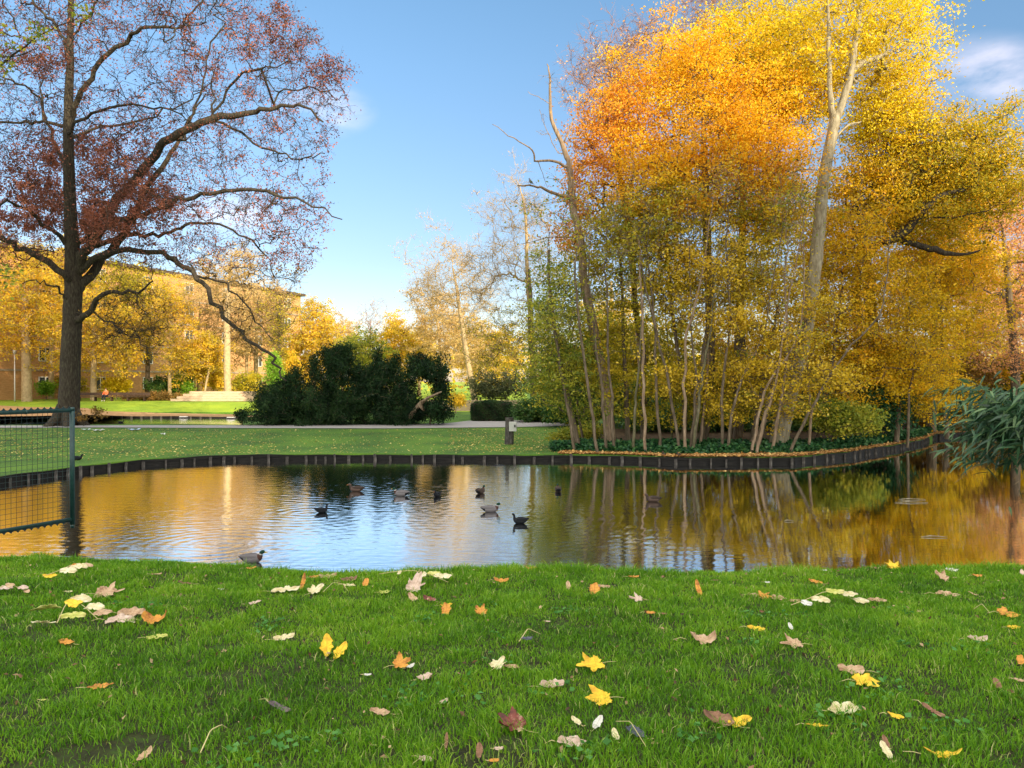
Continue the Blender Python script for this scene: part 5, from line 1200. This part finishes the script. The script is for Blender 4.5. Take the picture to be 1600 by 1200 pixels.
FL=[
(163,931,44,'maple','tan',.3,.5,28,20,'tan maple leaf with one lobe standing up, above the long pale compound leaf'),
(206,962,40,'oak','tan',.4,.9,30,5,'curled tan leaf at the top of the group of three on the left'),
(187,974,44,'oak','pink',-.2,.7,20,10,'greyish pink curled leaf in the group of three on the left'),
(241,973,38,'oak','orange',1.1,.3,25,0,'rusty boat shaped leaf at the right of the group of three'),
(102,1007,29,'oval','orange',.2,.3,18,160,'small orange leaf below the long pale compound leaf'),
(245,999,33,'oval','lime',.1,.2,15,5,'yellow green oval leaf under the group of three'),
(155,1077,38,'oval','orange',.2,.2,6,10,'flat orange brown leaf half sunk in grass, lower left'),
(155,874,10,'oval','tan',.4,.4,40,0,'tiny round tan leaf at the crest beside the gate reflection'),
(244,898,18,'narrow','tan',.2,.2,10,0,'thin tan leaf near the crest under the swimming drake'),
(289,913,24,'narrow','brown',.3,.3,10,175,'thin brownish leaf left of the drake'),
(397,944,19,'oval','pink',.3,.5,20,20,'pale pinkish leaf at the end of a fine stalk'),
(392,889,16,'oval','orange',.5,.2,25,0,'orange tan leaf at the crest right below the drake'),
(492,903,18,'oval','orange',.4,.4,25,0,'small orange leaf at the left end of the crest row'),
(512,903,26,'oak','tan',.4,.3,22,20,'tan leaf with a raised tip in the crest row'),
(546,908,26,'oak','brown',.7,.5,30,10,'dark brown crumpled leaf just below the crest'),
(546,888,26,'oak','pink',.3,.4,20,0,'pinkish brown leaf at the water line, left one'),
(565,888,18,'oval','brown',.6,.2,30,60,'dark upright brown leaf at the water line'),
(595,891,26,'oak','tan',.3,.6,28,0,'tan leaf at the water line, right of the dark upright one'),
(603,889,14,'oval','yellow',.3,.3,20,0,'small yellow leaf tucked at the water line'),
(545,916,21,'oval','cream',.1,.2,12,5,'small pale cream oval leaf below the crest'),
(571,914,10,'oval','orange',.4,.3,40,90,'tiny orange leaf right of the cream oval'),
(600,927,22,'oak','lime',.3,.4,12,0,'yellow green leaf fragments sunk in grass'),
(445,925,46,'oval','cream',.1,.4,14,5,'long pale leaf with greenish edge and a brown upright tip behind it'),
(473,918,7,'narrow','orange',.4,.6,75,90,'rusty narrow leaf standing upright'),
(490,927,24,'maple','cream',.3,.5,30,60,'star shaped cream leaf right of the rusty upright one'),
(646,924,32,'maple','pink',.4,.6,48,70,'pale folded leaf standing like a tent below the pale twig'),
(645,938,18,'oval','tan',.6,.4,40,130,'tan curled leaf under the tent shaped leaf'),
(671,939,21,'oval','red',.6,.6,30,150,'pink brown curled leaf right of the tent shaped leaf'),
(697,948,20,'oval','yellow',.4,.2,20,0,'small yellow leaf lying on a tan one'),
(697,957,17,'oak','orange',.6,.6,45,90,'small orange tan leaf under the small yellow one'),
(752,961,20,'maple','orange',.4,.7,50,130,'orange tan leaf twisted on end near the centre'),
(783,909,23,'oak','orange',.5,.3,22,0,'orange leaf with a brown tip above the twisted one'),
(676,890,14,'oval','brown',.5,.5,25,160,'small brown leaf on the crest left of centre'),
(443,1001,33,'oak','cream',.2,.6,24,10,'pale yellow leaf with a white shine at left centre'),
(510,1021,22,'oak','yellow',.2,.8,56,100,'bright yellow leaf half, left one of an upright pair'),
(531,1026,20,'oak','yellow',.3,.8,50,70,'bright yellow leaf half, right one of an upright pair'),
(623,1043,28,'maple','orange',.4,.6,40,30,'orange brown crumpled leaf with a dark edge near the centre left'),
(641,1045,14,'oval','white',.6,.4,35,30,'whitish curled leaf touching the orange brown one'),
(663,1063,24,'oak','pink',.6,.6,30,30,'greyish tan folded leaf below the orange brown one'),
(437,1112,44,'narrow','purple',.2,.5,20,-28,'long purple grey leaf at lower left'),
(594,1119,33,'oval','tan',.3,.4,26,170,'tan yellow leaf with a brown corner, lower centre left'),
(693,1101,14,'oval','pink',.4,.5,30,40,'small pale leaf with a dark base, lower centre'),
(776,1046,28,'maple','cream',.2,.5,42,60,'cream yellow star leaf joined to a rolled tan leaf'),
(800,1046,26,'oval','tan',.2,1.4,18,0,'rolled tan leaf joined to the cream star leaf'),
(804,1142,46,'maple','red',.3,.8,28,150,'dark red brown crumpled leaf with a pale patch at bottom centre'),
(665,1193,26,'oval','pink',.2,.5,25,-20,'pale tan leaf cut by the bottom edge'),
(749,1184,11,'oval','brown',.4,.6,70,90,'small brown oval leaf upright at the bottom'),
(779,1176,14,'oak','pink',.4,.4,30,0,'small pinkish leaf at the bottom centre'),
(697,1168,6,'narrow','brown',.3,.3,60,90,'thin brown leaf standing at the bottom'),
(772,1195,16,'oval','orange',.4,.4,30,0,'small orange brown leaf on the bottom edge'),
(830,889,17,'oval','orange',.5,.3,25,0,'orange tan leaf on the crest just right of centre'),
(910,889,24,'oval','tan',.3,.3,18,170,'tan leaf with a stalk on the crest'),
(1067,889,19,'maple','yellow',.4,.4,45,90,'yellow star leaf on the crest before the dark reflection'),
(929,925,18,'oak','orange',.3,.4,35,80,'bright orange leaf with a tan one on its back'),
(943,918,20,'oval','tan',.3,.6,22,0,'tan leaf leaning on the bright orange one'),
(888,920,8,'oval','tan',.4,.6,65,90,'tiny tan leaf on end near the crest'),
(998,939,22,'maple','pink',.5,.5,34,170,'pale leaf with upturned corners right of centre'),
(1016,960,17,'oval','orange',.3,.4,30,0,'small orange leaf under the pale upturned one'),
(1038,961,12,'oval','brown',.3,.4,20,0,'faint brown leaf beside the small orange one'),
(990,902,17,'oval','orange',.3,.3,10,0,'flat orange leaf sunk below the crest'),
(1098,1005,40,'oak','tan',1.2,.35,24,0,'tan boat shaped leaf with both ends curled up'),
(1183,986,27,'oval','yellow',.3,.5,28,-18,'yellow leaf with a pale edge at right centre'),
(931,1045,46,'maple','yellow',.2,.5,34,200,'vivid yellow orange star leaf in the centre right'),
(863,1076,40,'oak','pink',.5,1.3,22,5,'thick pale pink rolled leaf'),
(944,1099,44,'maple','yellow',.1,.4,36,190,'big bright yellow leaf with a long stalk lying over a tan one'),
(934,1137,18,'oval','white',.3,.6,40,60,'small pale leaf below the big bright yellow one'),
(901,1133,15,'oval','cream',.4,.6,40,130,'small cream leaf left below the big bright yellow one'),
(893,1167,47,'oak','pink',.3,.5,18,5,'wide pinkish tan leaf near the bottom right of centre'),
(994,1151,30,'oak','dark',.3,.4,30,140,'slate blue dark leaf at the bottom'),
(962,1156,12,'oval','cream',.4,.4,35,100,'faded yellow scrap left of the slate blue leaf'),
(1126,1133,44,'oak','brown',.5,.5,38,150,'large grey brown leaf half with a notch'),
(1155,1135,42,'oval','yellow',.4,.9,30,25,'yellow leaf half folded against the large grey brown half'),
(1178,932,20,'oak','tan',.4,.5,25,0,'tan leaf at the left end of the row near the pale leafy twig'),
(1193,935,22,'maple','orange',.4,.5,30,40,'orange tan spiky leaf in the row near the pale leafy twig'),
(1215,937,28,'oak','tan',.3,.9,18,0,'long rolled tan leaf in the row near the pale leafy twig'),
(1242,941,20,'oval','tan',.3,1.2,18,10,'tan rolled leaf at the right end of the row'),
(1120,908,11,'oval','brown',.3,.3,20,0,'small dark brown leaf below the crest'),
(1199,911,10,'oval','white',.3,.4,20,0,'tiny whitish leaf near the crest'),
(1274,911,20,'oval','orange',.4,.7,34,160,'orange leaf with a pale upturned corner near the crest'),
(1289,892,8,'oval','white',.5,.4,35,0,'tiny white leaf on the crest'),
(1396,888,24,'maple','yellow',.2,.4,50,90,'bright yellow star leaf standing on the crest at right'),
(1372,940,31,'oval','tan',.1,.8,14,0,'tan pointed leaf with a long stalk to the left'),
(1481,931,41,'oval','tan',.1,.8,16,0,'smooth pale tan oval leaf with a stalk, upper right'),
(1475,907,20,'maple','tan',.5,.9,50,120,'tan leaf folded with a dark streak near the right crest'),
(1488,892,20,'oak','white',.4,.5,24,0,'whitish leaf behind the folded tan one'),
(1510,885,14,'oval','orange',.3,.4,30,0,'yellow orange leaf on the crest near the mesh sheet'),
(1528,901,16,'oval','orange',.5,.5,32,0,'small amber leaf near the right crest'),
(1522,930,10,'narrow','tan',.4,.5,30,130,'small tan sliver below the amber leaf'),
(1570,962,35,'maple','orange',.3,.4,26,0,'amber yellow leaf with points at the right edge'),
(1585,983,22,'oak','yellow',.3,.4,18,0,'yellow leaf bits sunk in grass at the right edge'),
(1527,1003,32,'oak','pink',.7,.8,25,0,'pale arched leaf with a stalk sticking up'),
(1244,1011,35,'maple','tan',.2,.5,26,180,'tan maple leaf lying flat right of centre'),
(1236,983,7,'oval','white',.4,.5,50,90,'tiny white upright leaf above the flat tan maple leaf'),
(1332,1053,38,'oak','tan',.4,.5,26,170,'tan leaf lying against a yellow one'),
(1349,1070,42,'maple','yellow',.2,.5,22,0,'yellow leaf with a pale lobe below the tan one'),
(1319,1115,54,'oak','cream',.15,.5,26,8,'large cream leaf with a long bent stalk, lower right'),
(1278,1139,38,'narrow','yellow',.1,.4,10,0,'narrow yellow leaf under the stalk of the large cream leaf'),
(1401,1125,23,'oval','yellow',.6,.9,26,-25,'small twisted yellow leaf, lower right'),
(1460,1118,20,'narrow','brown',.3,.5,30,-60,'narrow brown leaf, lower right'),
(1386,1184,14,'oval','cream',.2,.5,62,100,'tall pale leaf standing at the bottom edge'),
(1385,1168,9,'oval','brown',.3,.5,68,95,'brown rounded leaf behind the tall pale one'),
(1475,1187,54,'narrow','yellow',.8,.5,14,-12,'long wavy yellow leaf at the bottom right'),
(1596,1037,16,'oak','orange',.4,.6,45,60,'rusty leaf cut by the right edge'),
(1598,897,9,'oval','pink',.3,.5,40,60,'pale leaf cut by the right edge near the crest'),
(1594,1067,14,'oval','tan',.3,.5,25,-30,'dull tan leaf near the right edge below the rusty one'),
(225,1188,18,'oak','tan',.7,.8,40,60,'grey tan curled leaf at the bottom left'),
(66,1098,10,'oval','lime',.3,.4,20,0,'tiny yellow green leaf at the left edge'),
(107,926,12,'oval','cream',.4,.4,24,0,'tiny cream leaf left of the tan maple leaf'),
(345,922,10,'oval','white',.4,.4,24,0,'small whitish fleck left of the finely stalked pinkish leaf'),
(574,1058,12,'oval','white',.4,.4,20,0,'pale fleck between the yellow pair and the orange brown leaf'),
(631,1095,11,'oval','tan',.4,.4,20,0,'small tan leaf above the tan yellow leaf'),
(856,973,8,'oval','pink',.4,.4,20,0,'tiny pinkish leaf in the middle of the lawn'),
(1092,927,8,'narrow','orange',.4,.4,50,90,'tiny rust coloured upright leaf near the crest'),
(1560,1075,12,'oval','brown',.4,.4,40,80,'small brown leaf upright near the right edge'),
]
for f_ in FL: fallen(*f_)
def twig(pts, leaves_, label, col='cream', r_=.003, h=.035):
    """pale stalk through photo pixels with leaflets (t along, length px, yaw, tilt)"""
    P_=[GN(x,y+3) for x,y in pts]; P_=[p+[0,0,h+(hh if (hh:=0) else 0)+(.05*math.sin(math.pi*i/(len(pts)-1)))] for i,p in enumerate(P_)]; P_=np.array(P_)
    root=empty('leafy_twig' if leaves_ else 'dry_stem', P_[0], label, 'twig'); mb=MB()
    tt=np.linspace(0,1,len(P_)); q=np.linspace(0,1,14); C=np.stack([np.interp(q,tt,P_[:,k]) for k in range(3)],1); mb.tube(C,np.linspace(r_,r_*.6,14),6); mb.build('stem',STEM,root,smooth=True,origin=P_[0])
    for (t_,l_,yaw,tilt,cc) in leaves_:
        c=np.array([np.interp(t_,tt,P_[:,k]) for k in range(3)]); s_=l_/F*c[1]; V,T,Q,ve=leaf_geo('oval',lr.uniform(-.3,.5),lr.uniform(.3,.8),lr.uniform(0,6)); V[:,0]+=.5
        V=(V@rotm(R(tilt),0,0).T)@rotm(0,0,R(yaw)).T*s_; V=V+c-P_[0]; V[:,2]=np.maximum(V[:,2],.018+(znear(*(V+P_[0])[:,:2].T)-P_[0][2]))
        b_=mesh_np('leaflet',V,[T,Q],LM_[cc],root,attrs={'vein':ve}); m_=b_.modifiers.new('thickness','SOLIDIFY'); m_.thickness=.001
twig([(-8,869),(30,872),(62,868),(93,869)],[(.2,26,0,20,'yellow'),(.55,22,10,30,'cream'),(.8,20,-5,20,'cream'),(.4,22,-20,20,'yellow')],'long pale yellow compound leaf at the crest under the gate')
twig([(66,905),(95,903),(112,894),(132,890)],[(.0,24,0,20,'yellow'),(.3,30,-10,30,'cream'),(.55,32,-4,20,'cream'),(.8,24,5,20,'tan'),(.6,26,-15,25,'orange')],'pale compound leaf with a rusty tip, left of the drake')
twig([(-10,925),(15,928),(42,930)],[(.1,24,0,20,'pink'),(.4,22,-30,30,'tan'),(.7,20,-10,30,'pink'),(.9,16,-30,30,'tan')],'brownish wilted compound leaf cut by the left edge')
twig([(88,980),(100,962),(110,951),(130,962),(152,974)],[(.0,42,178,24,'cream'),(.25,46,200,30,'lime'),(.5,40,-20,26,'cream'),(.75,36,-8,25,'cream'),(.35,40,-28,24,'yellow'),(.1,38,10,20,'lime'),(.9,28,30,35,'tan')],'big arched pale compound leaf at left with leaflets hanging like a tent')
twig([(592,901),(610,905),(645,905),(672,909),(700,914)],[(.35,18,-80,30,'cream'),(.62,24,-70,30,'cream'),(.8,30,-5,20,'cream'),(.7,22,10,20,'lime')],'pale bare twig with a few cream leaflets just below the crest')
twig([(1237,951),(1262,950),(1290,940),(1315,942),(1338,943)],[(.15,22,-60,35,'white'),(.3,30,-40,30,'cream'),(.5,28,-20,25,'lime'),(.7,30,-10,20,'cream'),(.95,26,-50,30,'cream'),(.6,20,10,20,'yellow')],'pale arching leafy twig at right centre')
twig([(312,1190),(328,1172),(345,1163),(354,1150)],[],'thin pale dry stem at the bottom left',r_=.0028)
twig([(504,930),(520,924),(535,926),(544,929)],[],'thin white stalk curving right of the star shaped cream leaf',r_=.002)
twig([(963,1139),(985,1160),(1010,1180)],[],'thin dry stem slanting between the slate leaf and the bottom edge',r_=.0018)
twig([(811,1010),(825,1003),(845,998)],[(.1,20,10,15,'dark')],'dark feathery scrap with a whitish side in the left centre',r_=.003)
twig([(1522,958),(1535,961),(1548,964)],[],'short pale stalk pointing at the amber yellow leaf',r_=.0022)
